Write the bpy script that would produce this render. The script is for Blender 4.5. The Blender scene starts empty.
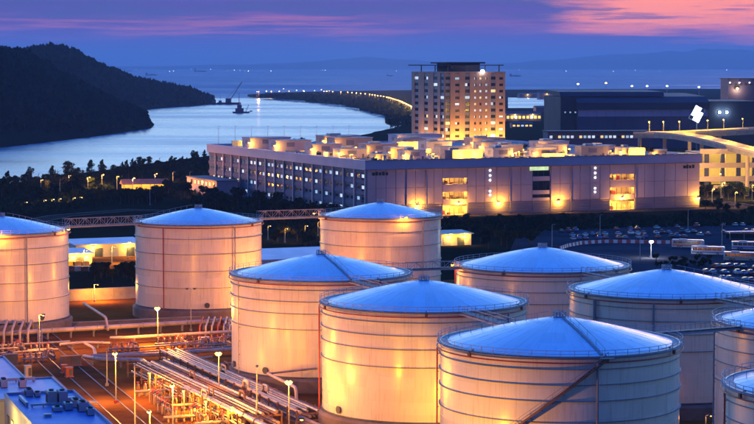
import bpy, math, random
from mathutils import Vector, Matrix, noise as mnoise
rnd = random.Random(7)
sc = bpy.context.scene
col = sc.collection
R = math.radians
# ------------------------------------------------------------------ camera
FPX, CX, CY, HORIZON, CAMZ = 2060.0, 377.0, 212.0, 66.0, 70.0
PITCH = math.atan((CY - HORIZON) / FPX)
cam = bpy.data.cameras.new('camera'); camo = bpy.data.objects.new('camera', cam); col.objects.link(camo)
camo.location = (0, 0, CAMZ); camo.rotation_euler = (math.pi / 2 - PITCH, 0, 0)
cam.sensor_width = 36.0; cam.lens = FPX / 754.0 * 36.0; cam.clip_start = 1.0; cam.clip_end = 120000.0
sc.camera = camo
# ------------------------------------------------------------------ sky at dusk
SUN_AZ, SUN_EL = R(14.0), R(1.2)          # the sun has just gone down ahead and to the east of the view
world = bpy.data.worlds.new('World'); sc.world = world; world.use_nodes = True
nt = world.node_tree; nt.nodes.clear()
def N(t, **kw):
    n = nt.nodes.new(t)
    for k, v in kw.items(): setattr(n, k, v)
    return n
def L(a, b): nt.links.new(a, b)
def M(op, a, b=None, c=None, clamp=False):
    n = N('ShaderNodeMath', operation=op); n.use_clamp = clamp
    for i, v in enumerate((a, b, c)):
        if v is None: continue
        if isinstance(v, (int, float)): n.inputs[i].default_value = v
        else: L(v, n.inputs[i])
    return n.outputs[0]
def smooth(v, a, b):
    n = N('ShaderNodeMapRange', interpolation_type='SMOOTHSTEP')
    L(v, n.inputs[0]); n.inputs[1].default_value = a; n.inputs[2].default_value = b
    n.inputs[3].default_value = 0; n.inputs[4].default_value = 1
    return n.outputs[0]
def ramp(fac, stops):
    n = N('ShaderNodeValToRGB'); e = n.color_ramp.elements
    while len(e) < len(stops): e.new(0.5)
    for k, (p, c) in enumerate(stops):
        e[k].position = p; e[k].color = (*c, 1)
    L(fac, n.inputs[0]); return n.outputs[0]
def mix(fac, a, b, mode='MIX'):
    n = N('ShaderNodeMix', data_type='RGBA', blend_type=mode)
    for i, v in ((0, fac), (6, a), (7, b)):
        if isinstance(v, (int, float)): n.inputs[i].default_value = v
        elif isinstance(v, tuple): n.inputs[i].default_value = (*v, 1)
        else: L(v, n.inputs[i])
    return n.outputs[2]
tc = N('ShaderNodeTexCoord'); sx = N('ShaderNodeSeparateXYZ'); L(tc.outputs['Generated'], sx.inputs[0])
elev = M('MULTIPLY', M('ARCSINE', sx.outputs[2]), 57.2958)               # degrees
azim = M('MULTIPLY', M('ARCTAN2', sx.outputs[0], sx.outputs[1]), 57.2958)  # degrees, + = east of view
t_el = M('POWER', M('MULTIPLY', M('MAXIMUM', elev, 0.0), 1 / 90.0), 0.4)
def te(d): return (d / 90.0) ** 0.4
base = ramp(t_el, [(0.0, (.055, .15, .52)), (te(.35), (.060, .13, .50)), (te(.75), (.085, .09, .42)), (te(1.2), (.12, .07, .33)),
                   (te(1.8), (.09, .07, .33)), (te(3.0), (.52, .82, 1.12)), (te(7), (1.3, 1.85, 2.15)), (te(16), (.32, .82, 1.5)),
                   (te(40), (.02, .21, 1.05)), (1.0, (.01, .17, 1.0))])
# the sky opposite the sunset is much darker than the twilight arch ahead
ahead = smooth(M('ADD', M('MULTIPLY', sx.outputs[1], .85), M('MULTIPLY', M('ABSOLUTE', sx.outputs[2]), .55)), -.55, .75)
base = mix(M('SUBTRACT', 1.0, ahead), base, mix(1.0, base, (.07, .11, .24), 'MULTIPLY'))
# streaky cloud field in azimuth / elevation
cv = N('ShaderNodeCombineXYZ'); L(M('MULTIPLY', azim, 0.22), cv.inputs[0]); L(M('MULTIPLY', elev, 2.4), cv.inputs[1])
n1 = N('ShaderNodeTexNoise'); n1.inputs['Scale'].default_value = 1.0; n1.inputs['Detail'].default_value = 6; n1.inputs['Roughness'].default_value = .58
L(cv.outputs[0], n1.inputs['Vector'])
cv2 = N('ShaderNodeCombineXYZ'); L(M('MULTIPLY', azim, 0.35), cv2.inputs[0]); L(M('MULTIPLY', elev, 7.0), cv2.inputs[1]); cv2.inputs[2].default_value = 3.7
n2 = N('ShaderNodeTexNoise'); n2.inputs['Scale'].default_value = 1.0; n2.inputs['Detail'].default_value = 5; n2.inputs['Roughness'].default_value = .6
L(cv2.outputs[0], n2.inputs['Vector'])
c1, c2 = n1.outputs[0], n2.outputs[0]
# wavy elevation so band edges are not straight
ew = M('ADD', elev, M('ADD', M('MULTIPLY', M('SUBTRACT', c1, .5), 1.3), M('MULTIPLY', M('SUBTRACT', c2, .5), .45)))
sunw = M('SUBTRACT', 1.0, M('MULTIPLY', M('ABSOLUTE', M('SUBTRACT', azim, 14.0)), 1 / 42.0), clamp=True)   # afterglow strength round the sun's azimuth
# pink band under the cloud sheet
band = M('MULTIPLY', smooth(ew, .62, 1.12), M('SUBTRACT', 1.0, smooth(ew, 1.18, 1.52)))
band = M('MULTIPLY', band, M('POWER', sunw, 1.6))
band = M('MULTIPLY', band, M('MULTIPLY', smooth(c2, .36, .60), 1.0))
mass = M('MULTIPLY', smooth(M('ADD', azim, M('MULTIPLY', M('SUBTRACT', c1, .5), 8.0)), -1.5, 2.0), M('SUBTRACT', 1.0, smooth(M('ADD', azim, M('MULTIPLY', M('SUBTRACT', c1, .5), 6.0)), 4.8, 6.6)))
mass = M('MULTIPLY', mass, M('SUBTRACT', 1.0, smooth(elev, 6.0, 12.0)))
band = M('MULTIPLY', band, M('SUBTRACT', 1.0, M('MULTIPLY', mass, .78)))
base = mix(M('MULTIPLY', M('MULTIPLY', smooth(elev, 1.0, 1.5), M('SUBTRACT', 1.0, smooth(elev, 2.2, 3.2))), M('MULTIPLY', smooth(c1, .38, .6), .8)), base, (.075, .085, .29))
colr = mix(M('MULTIPLY', band, .9), base, (.98, .24, .26))
# open glow nearer the sun, above the bank
glow = M('MULTIPLY', smooth(M('ADD', azim, M('MULTIPLY', M('SUBTRACT', c1, .5), 9.0)), 4.6, 7.4), M('MULTIPLY', smooth(ew, .72, 1.35), M('SUBTRACT', 1.0, smooth(elev, 3.0, 9.0))))
glow = M('MULTIPLY', glow, M('SUBTRACT', 1.0, smooth(azim, 30.0, 60.0)))
streak = smooth(c2, .50, .66)
colr = mix(M('MULTIPLY', glow, M('SUBTRACT', 1.0, M('MULTIPLY', streak, .75))), colr, (1.25, .33, .17))
sky = N('ShaderNodeTexSky', sky_type='NISHITA'); sky.sun_disc = False
sky.sun_elevation = SUN_EL; sky.sun_rotation = SUN_AZ; sky.air_density = 1.4; sky.dust_density = 2.0; sky.ozone_density = 3.0
colr = mix(1.0, mix(1.0, colr, (10.0, 10.0, 10.0), 'MULTIPLY'), mix(1.0, sky.outputs[0], (.05, .05, .06), 'MULTIPLY'), 'ADD')
bg = N('ShaderNodeBackground'); L(colr, bg.inputs[0]); bg.inputs[1].default_value = 0.12
wo = N('ShaderNodeOutputWorld'); L(bg.outputs[0], wo.inputs[0])
world.cycles.sampling_method = 'MANUAL'; world.cycles.sample_map_resolution = 1024
# ------------------------------------------------------------------ what is left of the sun: a weak, wide, warm source on the horizon
sl = bpy.data.lights.new('sun', 'SUN'); so = bpy.data.objects.new('sun', sl); col.objects.link(so)
sl.energy = 0.12; sl.angle = R(12); sl.color = (1.0, .62, .55)
sdir = Vector((math.sin(SUN_AZ) * math.cos(SUN_EL + R(3)), math.cos(SUN_AZ) * math.cos(SUN_EL + R(3)), math.sin(SUN_EL + R(3))))
so.rotation_euler = sdir.to_track_quat('Z', 'Y').to_euler(); so.location = (200, 600, 300)
# ------------------------------------------------------------------ exposure and sampling
vs = sc.view_settings; vs.view_transform = 'Standard'; vs.look = 'None'; vs.exposure = 0.0; vs.gamma = 1.0; vs.use_curve_mapping = False
sc.render.engine = 'CYCLES'; cy = sc.cycles
cy.use_denoising = True
try: cy.denoiser = 'OPENIMAGEDENOISE'; cy.denoising_input_passes = 'RGB_ALBEDO_NORMAL'
except Exception: pass
cy.max_bounces = 5; cy.diffuse_bounces = 3; cy.glossy_bounces = 3; cy.transmission_bounces = 2; cy.volume_bounces = 0
cy.sample_clamp_indirect = 4.0; cy.caustics_reflective = False; cy.caustics_refractive = False
cy.use_light_tree = True
cy.use_adaptive_sampling = True; cy.adaptive_threshold = .025

# ------------------------------------------------------------------ helpers: pixels of the photograph to points of the place
def ray(x, y):
    a, b = (x - CX) / FPX, (CY - y) / FPX
    return Vector((a, math.cos(PITCH) + b * math.sin(PITCH), -math.sin(PITCH) + b * math.cos(PITCH)))
def gp(x, y, z=0.0):
    d = ray(x, y); k = (z - CAMZ) / d.z
    return Vector((d.x * k, d.y * k, z))
def at(x, y, Y):
    d = ray(x, y); k = Y / d.y
    return Vector((d.x * k, Y, CAMZ + d.z * k))
GRID = R(22.5)
U = Vector((math.sin(GRID), -math.cos(GRID), 0)); V = Vector((math.cos(GRID), math.sin(GRID), 0))   # the site's own axes
def lerp(a, b, t): return a + (b - a) * t
def interp(tab, x):
    if x <= tab[0][0]: return tab[0][1]
    for (a, b), (c, d) in zip(tab, tab[1:]):
        if x <= c: return lerp(b, d, (x - a) / (c - a))
    return tab[-1][1]
def fbm(x, y, z=0.0, o=4): return mnoise.fractal(Vector((x, y, z)), 1.0, 2.0, o)
ONES = 'zeroth first second third fourth fifth sixth seventh eighth ninth tenth eleventh twelfth thirteenth fourteenth fifteenth sixteenth seventeenth eighteenth nineteenth'.split()
TENS = {2: 'twent', 3: 'thirt', 4: 'fort', 5: 'fift', 6: 'sixt', 7: 'sevent', 8: 'eight', 9: 'ninet'}
def nth(n):
    if n < 20: return ONES[n]
    if n % 10 == 0: return TENS[n // 10] + 'ieth'
    return TENS[n // 10] + 'y-' + ONES[n % 10]

# ------------------------------------------------------------------ materials
MATS = {}
def mat(name, c, rough=.6, var=.15, scale=1.0, bump=0.0, bscale=None, metal=0.0, c2=None, stretch=None, spec=.5, coat=0.0):
    if name in MATS: return MATS[name]
    m = bpy.data.materials.new(name); m.use_nodes = True; t = m.node_tree; b = t.nodes['Principled BSDF']
    tcn = t.nodes.new('ShaderNodeTexCoord'); mp = t.nodes.new('ShaderNodeMapping')
    t.links.new(tcn.outputs['Object'], mp.inputs[0])
    if stretch: mp.inputs['Scale'].default_value = stretch
    nz = t.nodes.new('ShaderNodeTexNoise'); nz.inputs['Scale'].default_value = scale; nz.inputs['Detail'].default_value = 6; nz.inputs['Roughness'].default_value = .6
    t.links.new(mp.outputs[0], nz.inputs['Vector'])
    cr = t.nodes.new('ShaderNodeValToRGB'); e = cr.color_ramp.elements
    a = c2 if c2 else tuple(v * (1 - 2 * var) for v in c)
    e[0].position = .32; e[0].color = (*a, 1); e[1].position = .66; e[1].color = (*c, 1)
    t.links.new(nz.outputs[0], cr.inputs[0]); t.links.new(cr.outputs[0], b.inputs['Base Color'])
    mr = t.nodes.new('ShaderNodeMapRange'); mr.inputs[3].default_value = min(1, rough + .08); mr.inputs[4].default_value = max(.02, rough - .08)
    t.links.new(nz.outputs[0], mr.inputs[0]); t.links.new(mr.outputs[0], b.inputs['Roughness'])
    b.inputs['Metallic'].default_value = metal; b.inputs['Specular IOR Level'].default_value = spec
    if spec < .05: b.inputs['IOR'].default_value = 1.0
    if coat: b.inputs['Coat Weight'].default_value = coat; b.inputs['Coat Roughness'].default_value = .15
    if bump:
        nb = t.nodes.new('ShaderNodeTexNoise'); nb.inputs['Scale'].default_value = bscale or scale * 4; nb.inputs['Detail'].default_value = 4
        t.links.new(mp.outputs[0], nb.inputs['Vector'])
        bp = t.nodes.new('ShaderNodeBump'); bp.inputs['Strength'].default_value = bump; bp.inputs['Distance'].default_value = .1
        t.links.new(nb.outputs[0], bp.inputs['Height']); t.links.new(bp.outputs[0], b.inputs['Normal'])
    MATS[name] = m; return m
def emit(name, c, s, sample=False):
    if name in MATS: return MATS[name]
    m = bpy.data.materials.new(name); m.use_nodes = True; t = m.node_tree; b = t.nodes['Principled BSDF']
    b.inputs['Base Color'].default_value = (*[min(.8, v) for v in c], 1)
    b.inputs['Emission Color'].default_value = (*c, 1)
    # a little unevenness over the lit face, as curtains and fittings give
    nz = t.nodes.new('ShaderNodeTexNoise'); nz.inputs['Scale'].default_value = .35
    tcn = t.nodes.new('ShaderNodeTexCoord'); t.links.new(tcn.outputs['Object'], nz.inputs['Vector'])
    mr = t.nodes.new('ShaderNodeMapRange'); mr.inputs[1].default_value = .3; mr.inputs[2].default_value = .7
    mr.inputs[3].default_value = s * .6; mr.inputs[4].default_value = s * 1.2
    t.links.new(nz.outputs[0], mr.inputs[0]); t.links.new(mr.outputs[0], b.inputs['Emission Strength'])
    if not sample: m.cycles.emission_sampling = 'NONE'
    MATS[name] = m; return m
SODIUM = (1.0, .34, .025)
AMBER = (1.0, .39, .01)
def plate_paint(name, c, rough, roof=False):
    m = bpy.data.materials.new(name); m.use_nodes = True; t = m.node_tree; b = t.nodes['Principled BSDF']; nn = t.nodes.new; lk = t.links.new
    def mth(op, a, b_=None):
        n = nn('ShaderNodeMath'); n.operation = op
        for i, v in enumerate((a, b_)):
            if v is None: continue
            if isinstance(v, (int, float)): n.inputs[i].default_value = v
            else: lk(v, n.inputs[i])
        return n.outputs[0]
    tc_ = nn('ShaderNodeTexCoord'); sp = nn('ShaderNodeSeparateXYZ'); lk(tc_.outputs['Object'], sp.inputs[0])
    oi = nn('ShaderNodeObjectInfo')
    ang = mth('ARCTAN2', sp.outputs[1], sp.outputs[0]); rad = mth('SQRT', mth('ADD', mth('POWER', sp.outputs[0], 2.0), mth('POWER', sp.outputs[1], 2.0)))
    if roof: u = mth('FLOOR', mth('MULTIPLY', ang, 36 / 6.2832)); v = mth('FLOOR', mth('MULTIPLY', rad, .22))
    else:
        v = mth('FLOOR', mth('MULTIPLY', sp.outputs[2], 1 / 2.36)); u = mth('FLOOR', mth('ADD', mth('MULTIPLY', ang, 13 / 6.2832), mth('MULTIPLY', v, .37)))
    cb = nn('ShaderNodeCombineXYZ'); lk(u, cb.inputs[0]); lk(v, cb.inputs[1]); lk(mth('MULTIPLY', oi.outputs['Random'], 50.0), cb.inputs[2])
    wn = nn('ShaderNodeTexWhiteNoise'); wn.noise_dimensions = '3D'; lk(cb.outputs[0], wn.inputs['Vector'])
    # runs of rain and rust down the plates (or down the slope)
    cs = nn('ShaderNodeCombineXYZ'); lk(mth('MULTIPLY', ang, 60.0 if not roof else 26.0), cs.inputs[0]); lk(mth('MULTIPLY', sp.outputs[2] if not roof else rad, .16), cs.inputs[1]); lk(mth('MULTIPLY', oi.outputs['Random'], 31.0), cs.inputs[2])
    st = nn('ShaderNodeTexNoise'); st.inputs['Scale'].default_value = 1.0; st.inputs['Detail'].default_value = 5; st.inputs['Roughness'].default_value = .6; lk(cs.outputs[0], st.inputs['Vector'])
    bl = nn('ShaderNodeTexNoise'); bl.inputs['Scale'].default_value = .09; bl.inputs['Detail'].default_value = 6; lk(tc_.outputs['Object'], bl.inputs['Vector'])
    mr = nn('ShaderNodeMapRange'); mr.inputs[1].default_value = .52; mr.inputs[2].default_value = .78; mr.inputs[3].default_value = 0; mr.inputs[4].default_value = .85; lk(st.outputs[0], mr.inputs[0])
    mx = nn('ShaderNodeMix'); mx.data_type = 'RGBA'; mx.inputs[6].default_value = (*c, 1); mx.inputs[7].default_value = (*[k * q for k, q in zip(c, (.72, .62, .52) if not roof else (.66, .72, .80))], 1); lk(mr.outputs[0], mx.inputs[0])
    br = mth('ADD', mth('MULTIPLY', mth('SUBTRACT', wn.outputs[0], .5), .075 if not roof else .17), mth('ADD', 1.0, mth('MULTIPLY', mth('SUBTRACT', bl.outputs[0], .5), .30)))
    hs = nn('ShaderNodeHueSaturation'); lk(mx.outputs[2], hs.inputs['Color']); lk(br, hs.inputs['Value']); lk(hs.outputs[0], b.inputs['Base Color'])
    rr_ = mth('ADD', rough - .10, mth('ADD', mth('MULTIPLY', bl.outputs[0], .14), mth('MULTIPLY', wn.outputs[0], .06))); lk(rr_, b.inputs['Roughness'])
    bp = nn('ShaderNodeBump'); bp.inputs['Strength'].default_value = .10; bp.inputs['Distance'].default_value = .12
    b2 = nn('ShaderNodeTexNoise'); b2.inputs['Scale'].default_value = .45; lk(tc_.outputs['Object'], b2.inputs['Vector']); lk(b2.outputs[0], bp.inputs['Height']); lk(bp.outputs[0], b.inputs['Normal'])
    MATS[name] = m; return m
white_paint = plate_paint('tank_shell_plates', (.80, .70, .57), .27)
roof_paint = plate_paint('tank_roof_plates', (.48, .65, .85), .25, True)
dark_steel = mat('dark_steel', (.10, .11, .14), .55, .2, .5, metal=.3)
ring_steel = mat('girder_blue_grey_paint', (.24, .25, .32), .5, .15, .3)
galv = mat('galvanised_steel', (.42, .43, .46), .45, .12, .8, metal=.5)
rail_paint = mat('handrail_grey_paint', (.38, .36, .40), .5, .1, 1)
red_paint = mat('red_pipe_paint', (.42, .045, .03), .45, .1, .6)
pipe_paint = mat('pale_pipe_paint', (.52, .43, .36), .45, .08, .3, c2=(.34, .25, .19), stretch=(1, 1, 1))
pipe_lag = mat('pipe_lagging_aluminium', (.46, .42, .38), .42, .15, 1.2, metal=.35, c2=(.28, .22, .18))
rust_steel = mat('rusty_support_steel', (.26, .13, .08), .7, .25, .6)
concrete = mat('concrete', (.34, .30, .28), .85, .2, .25, .3, 2.0)
conc_dark = mat('stained_concrete', (.22, .17, .15), .85, .25, .2, .3, 1.5)
asphalt = mat('asphalt', (.07, .05, .04), .85, .25, .12, .25, 3.0, c2=(.04, .032, .028), spec=0.0)
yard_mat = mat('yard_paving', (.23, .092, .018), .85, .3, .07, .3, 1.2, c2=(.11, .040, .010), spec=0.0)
lot_mat = mat('parking_lot_paving', (.06, .06, .075), .75, .2, .05, .2, 1.0, c2=(.03, .03, .04), spec=.02)
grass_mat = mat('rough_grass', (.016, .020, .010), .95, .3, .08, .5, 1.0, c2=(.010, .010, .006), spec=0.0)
bark = mat('bark', (.09, .06, .04), .9, .2, 2)
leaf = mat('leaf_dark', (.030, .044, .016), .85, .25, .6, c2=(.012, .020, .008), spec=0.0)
leaf2 = mat('leaf_olive', (.055, .058, .016), .85, .25, .6, c2=(.022, .026, .009), spec=0.0)
wall_pink = mat('warehouse_panel_paint', (.58, .42, .47), .6, .08, .09, .05, 1, c2=(.44, .31, .36), stretch=(1, 1, .3))
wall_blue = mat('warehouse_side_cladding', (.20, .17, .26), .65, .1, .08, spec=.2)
lilac = mat('parapet_lilac_cladding', (.48, .40, .56), .5, .08, .08)
base_blue = mat('louvre_base_paint', (.20, .17, .27), .5, .1, .2)
roof_grey = mat('flat_roof_felt', (.26, .23, .24), .8, .2, .1)
lilac_roof = mat('lilac_metal_roof', (.52, .46, .66), .45, .10, .15, .1, 1.0)
blue_roof = mat('blue_roof_membrane', (.10, .22, .62), .5, .12, .2, .1, 1.0)
cream = mat('cream_render', (.62, .52, .42), .7, .1, .3)
glass_dark = mat('dark_glass', (.025, .03, .045), .12, .2, .1, spec=.8)
tower_brick = mat('tower_terracotta_cladding', (.42, .28, .22), .65, .12, .12, c2=(.33, .21, .165))
tower_pier = mat('tower_pale_piers', (.50, .33, .26), .65, .1, .2)
navy = mat('navy_cladding', (.055, .060, .16), .55, .1, .03, spec=.2)
navy_light = mat('slate_blue_cladding', (.34, .30, .56), .45, .1, .03)
hangar_roof = mat('hangar_roof_sheet', (.03, .033, .075), .6, .1, .05, spec=.12)
black_rubber = mat('black_rubber', (.02, .02, .02), .8, .1, 2)
bus_white = mat('bus_white_paint', (.50, .51, .55), .25, .04, .5, coat=.5)
bulb = emit('sodium_bulb', (1.0, .60, .10), 7.0)
bulb_small = emit('sodium_bulb_small', (1.0, .58, .20), 9.0)
bulb_white = emit('white_flood_bulb', (.92, .97, 1.0), 40.0)
bulb_cool = emit('cool_white_bulb', (.85, .95, 1.0), 8.0)
bulb_green = emit('green_white_bulb', (.70, 1.0, .88), 14.0)
bulb_pink = emit('pale_pink_bulb', (1.0, .82, .80), 8.0)
win_white = emit('lit_window_white', (.80, .93, 1.0), .8)
win_cyan = emit('lit_window_cyan', (.55, .82, 1.0), .55)
win_warm = emit('lit_window_warm', (1.0, .70, .30), 1.0)
win_amber = emit('lit_window_amber', (1.0, .62, .12), 1.6)

# ------------------------------------------------------------------ mesh builder
class MB:
    def __init__(s): s.v = []; s.f = []
    def quad(s, *p):
        n = len(s.v); s.v += [tuple(q) for q in p]; s.f.append(tuple(range(n, n + len(p)))); return s
    def box(s, c, d, rz=0.0):
        n = len(s.v); ca, sa = math.cos(rz), math.sin(rz)
        for z in (-.5, .5):
            for x, y in ((-.5, -.5), (.5, -.5), (.5, .5), (-.5, .5)):
                X, Y = x * d[0], y * d[1]
                s.v.append((c[0] + X * ca - Y * sa, c[1] + X * sa + Y * ca, c[2] + z * d[2]))
        s.f += [tuple(n + i for i in q) for q in ((0, 3, 2, 1), (4, 5, 6, 7), (0, 1, 5, 4), (1, 2, 6, 5), (2, 3, 7, 6), (3, 0, 4, 7))]
        return s
    def b2(s, x0, x1, y0, y1, z0, z1): return s.box(((x0 + x1) / 2, (y0 + y1) / 2, (z0 + z1) / 2), (x1 - x0, y1 - y0, z1 - z0))
    def bar(s, p, q, w, h=None):
        p, q = Vector(p), Vector(q); h = h or w; d = (q - p).normalized()
        a = d.cross(Vector((0, 0, 1)))
        a = Vector((1, 0, 0)) if a.length < 1e-4 else a.normalized()
        b = a.cross(d); n = len(s.v)
        for e in (p, q):
            for i, j in ((-.5, -.5), (.5, -.5), (.5, .5), (-.5, .5)): s.v.append(tuple(e + a * i * w + b * j * h))
        s.f += [tuple(n + i for i in f) for f in ((0, 1, 2, 3), (7, 6, 5, 4), (0, 4, 5, 1), (1, 5, 6, 2), (2, 6, 7, 3), (3, 7, 4, 0))]
        return s
    def tube(s, pts, r, n=8, caps=True, closed=False):
        pts = [Vector(p) for p in pts]; m = len(pts); rings = []
        rr = r if isinstance(r, (list, tuple)) else [r] * m
        ref = None
        for i, p in enumerate(pts):
            if closed: d = pts[(i + 1) % m] - pts[i - 1]
            else: d = pts[min(i + 1, m - 1)] - pts[max(i - 1, 0)]
            d.normalize()
            if ref is None:
                ref = d.cross(Vector((0, 0, 1)))
                if ref.length < 1e-3: ref = Vector((1, 0, 0))
            a = (ref - d * ref.dot(d)).normalized(); b = d.cross(a); ref = a
            k = len(s.v); rings.append(k)
            for j in range(n):
                t = 2 * math.pi * j / n; s.v.append(tuple(p + (a * math.cos(t) + b * math.sin(t)) * rr[i]))
        for i in range(m if closed else m - 1):
            k, l = rings[i], rings[(i + 1) % m]
            for j in range(n): s.f.append((k + j, k + (j + 1) % n, l + (j + 1) % n, l + j))
        if caps and not closed:
            s.f.append(tuple(rings[0] + j for j in reversed(range(n)))); s.f.append(tuple(rings[-1] + j for j in range(n)))
        return s
    def lathe(s, prof, n=64, c=(0, 0, 0), a0=0.0, a1=2 * math.pi, closed_prof=False):
        full = abs(a1 - a0 - 2 * math.pi) < 1e-6; m = n if full else n + 1; k0 = len(s.v)
        for i in range(m):
            t = a0 + (a1 - a0) * i / n; ca, sa = math.cos(t), math.sin(t)
            for r, z in prof: s.v.append((c[0] + r * ca, c[1] + r * sa, c[2] + z))
        P = len(prof)
        for i in range(n):
            j = (i + 1) % m
            for k in range(P if closed_prof else P - 1):
                l = (k + 1) % P
                s.f.append((k0 + i * P + k, k0 + j * P + k, k0 + j * P + l, k0 + i * P + l))
        return s
    def prism(s, poly, z0, z1):
        n = len(s.v); m = len(poly)
        s.v += [(p[0], p[1], z0) for p in poly] + [(p[0], p[1], z1) for p in poly]
        s.f.append(tuple(n + i for i in reversed(range(m)))); s.f.append(tuple(n + m + i for i in range(m)))
        for i in range(m):
            j = (i + 1) % m; s.f.append((n + i, n + j, n + m + j, n + m + i))
        return s
    def prism_x(s, poly, x0, x1):           # outline in y-z pushed along x
        n = len(s.v); m = len(poly)
        s.v += [(x0, p[0], p[1]) for p in poly] + [(x1, p[0], p[1]) for p in poly]
        s.f.append(tuple(n + i for i in reversed(range(m)))); s.f.append(tuple(n + m + i for i in range(m)))
        for i in range(m):
            j = (i + 1) % m; s.f.append((n + i, n + j, n + m + j, n + m + i))
        return s
    def mesh(s, name, material, smooth=False):
        me = bpy.data.meshes.new(name); me.from_pydata(s.v, [], s.f); me.update()
        if material: me.materials.append(material)
        if smooth:
            me.shade_smooth(); me.set_sharp_from_angle(angle=R(35))
        return me
    def build(s, name, material, parent=None, smooth=False, loc=None, rz=None, kind=None):
        return ob(name, s.mesh(name, material, smooth), parent, loc, rz, kind)
def ob(name, me, parent=None, loc=None, rz=None, kind=None):
    o = bpy.data.objects.new(name, me); col.objects.link(o)
    if parent is not None: o.parent = parent
    if loc is not None: o.location = loc
    if rz is not None: o.rotation_euler = (0, 0, rz)
    if kind: o['kind'] = kind
    return o
def thing(name, label, cat, loc=(0, 0, 0), rz=0.0, group=None):
    o = bpy.data.objects.new(name, None); o.empty_display_size = 1; col.objects.link(o)
    o.location = loc; o.rotation_euler = (0, 0, rz); return tag(o, label, cat, group)
def tag(o, label, cat, group=None):
    o['label'] = label; o['category'] = cat
    if group: o['group'] = group
    return o
def struct(o): o['kind'] = 'structure'; return o
def copy_tree(o, parent=None):
    c = o.copy(); col.objects.link(c); c.parent = parent
    for ch in o.children: copy_tree(ch, c)
    return c
def light(parent, loc, power, color=SODIUM, radius=.35, spot=None, aim=None):
    if spot:
        l = bpy.data.lights.new('lamp_light', 'SPOT'); l.spot_size = R(spot); l.spot_blend = .6
    else: l = bpy.data.lights.new('lamp_light', 'POINT')
    l.energy = power; l.color = color; l.shadow_soft_size = radius
    o = bpy.data.objects.new('lamp_light', l); col.objects.link(o); o.parent = parent; o.location = loc
    if aim is not None: o.rotation_euler = (-Vector(aim)).to_track_quat('Z', 'Y').to_euler()
    return o
# ================================================================== the setting
def sea_material():
    m = bpy.data.materials.new('sea_water'); m.use_nodes = True; t = m.node_tree; b = t.nodes['Principled BSDF']
    g = t.nodes.new('ShaderNodeTexCoord'); mp = t.nodes.new('ShaderNodeMapping'); t.links.new(g.outputs['Object'], mp.inputs[0])
    mp.inputs['Scale'].default_value = (.0011, .0042, 1)
    n = t.nodes.new('ShaderNodeTexNoise'); n.inputs['Scale'].default_value = 1.0; n.inputs['Detail'].default_value = 5; n.inputs['Roughness'].default_value = .55
    t.links.new(mp.outputs[0], n.inputs['Vector'])
    mr = t.nodes.new('ShaderNodeMapRange'); mr.inputs[1].default_value = .35; mr.inputs[2].default_value = .68; mr.inputs[3].default_value = .17; mr.inputs[4].default_value = .36
    t.links.new(n.outputs[0], mr.inputs[0]); sp_ = t.nodes.new('ShaderNodeSeparateXYZ'); t.links.new(g.outputs['Object'], sp_.inputs[0])
    op = t.nodes.new('ShaderNodeMapRange'); op.interpolation_type = 'SMOOTHSTEP'      # long smooth swell in the open sea, ruffled in the bay
    op.inputs[1].default_value = 4300; op.inputs[2].default_value = 5600; op.inputs[3].default_value = 1.0; op.inputs[4].default_value = 2.6
    t.links.new(sp_.outputs[1], op.inputs[0]); mu = t.nodes.new('ShaderNodeMath'); mu.operation = 'MULTIPLY'
    t.links.new(mr.outputs[0], mu.inputs[0]); t.links.new(op.outputs[0], mu.inputs[1]); t.links.new(mu.outputs[0], b.inputs['Roughness'])
    b.inputs['Base Color'].default_value = (.06, .17, .32, 1); b.inputs['IOR'].default_value = 1.33
    w = t.nodes.new('ShaderNodeTexNoise'); w.inputs['Scale'].default_value = .12; w.inputs['Detail'].default_value = 4
    t.links.new(g.outputs['Object'], w.inputs['Vector'])
    bp = t.nodes.new('ShaderNodeBump'); bp.inputs['Strength'].default_value = .15; bp.inputs['Distance'].default_value = .6
    t.links.new(w.outputs[0], bp.inputs['Height']); t.links.new(bp.outputs[0], b.inputs['Normal'])
    return m
SEA_Z = -4.0
sea_mat = sea_material()
struct(MB().quad((-29000, 700, SEA_Z), (29000, 700, SEA_Z), (29000, 59000, SEA_Z), (-29000, 59000, SEA_Z)).build('sea', sea_mat))
inner = [(-200, 225), (-60, 199), (0, 191), (60, 182), (130, 172), (200, 162), (300, 149), (370, 137), (402, 129), (405, 125), (393, 118.5), (375, 113), (345, 105.6), (300, 100.4), (266, 98.2), (250, 97.2)]
outer = [(248, 96.2), (262, 95.0), (300, 93.4), (340, 92.4), (410, 91.4), (505, 90.9), (620, 90.3), (760, 90.0), (1000, 89.6)]
def shoreline(pts, jit):
    out = []
    for (a, b) in zip(pts, pts[1:]):
        A, B = gp(*a, z=SEA_Z), gp(*b, z=SEA_Z)
        for k in range(6):
            p = A.lerp(B, k / 6); d = (B - A).normalized(); nrm = Vector((-d.y, d.x, 0))
            out.append(p + nrm * jit * p.y * fbm(p.x * .006, p.y * .006, 2))
    out.append(gp(*pts[-1], z=SEA_Z)); return out
poly = shoreline(inner, .004) + shoreline(outer, .002)
poly += [Vector((3500, 900, 0)), Vector((900, 120, 0)), Vector((-600, 120, 0)), Vector((-700, 700, 0))]
g = MB(); n = len(poly)
g.v = [(p.x, p.y, 0.0) for p in poly] + [(p.x, p.y, -6.0) for p in poly]
g.f.append(tuple(range(n)) if False else tuple(reversed(range(n))))
for i in range(n):
    j = (i + 1) % n; g.f.append((i, j, n + j, n + i))
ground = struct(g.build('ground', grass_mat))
me = ground.data
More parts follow.
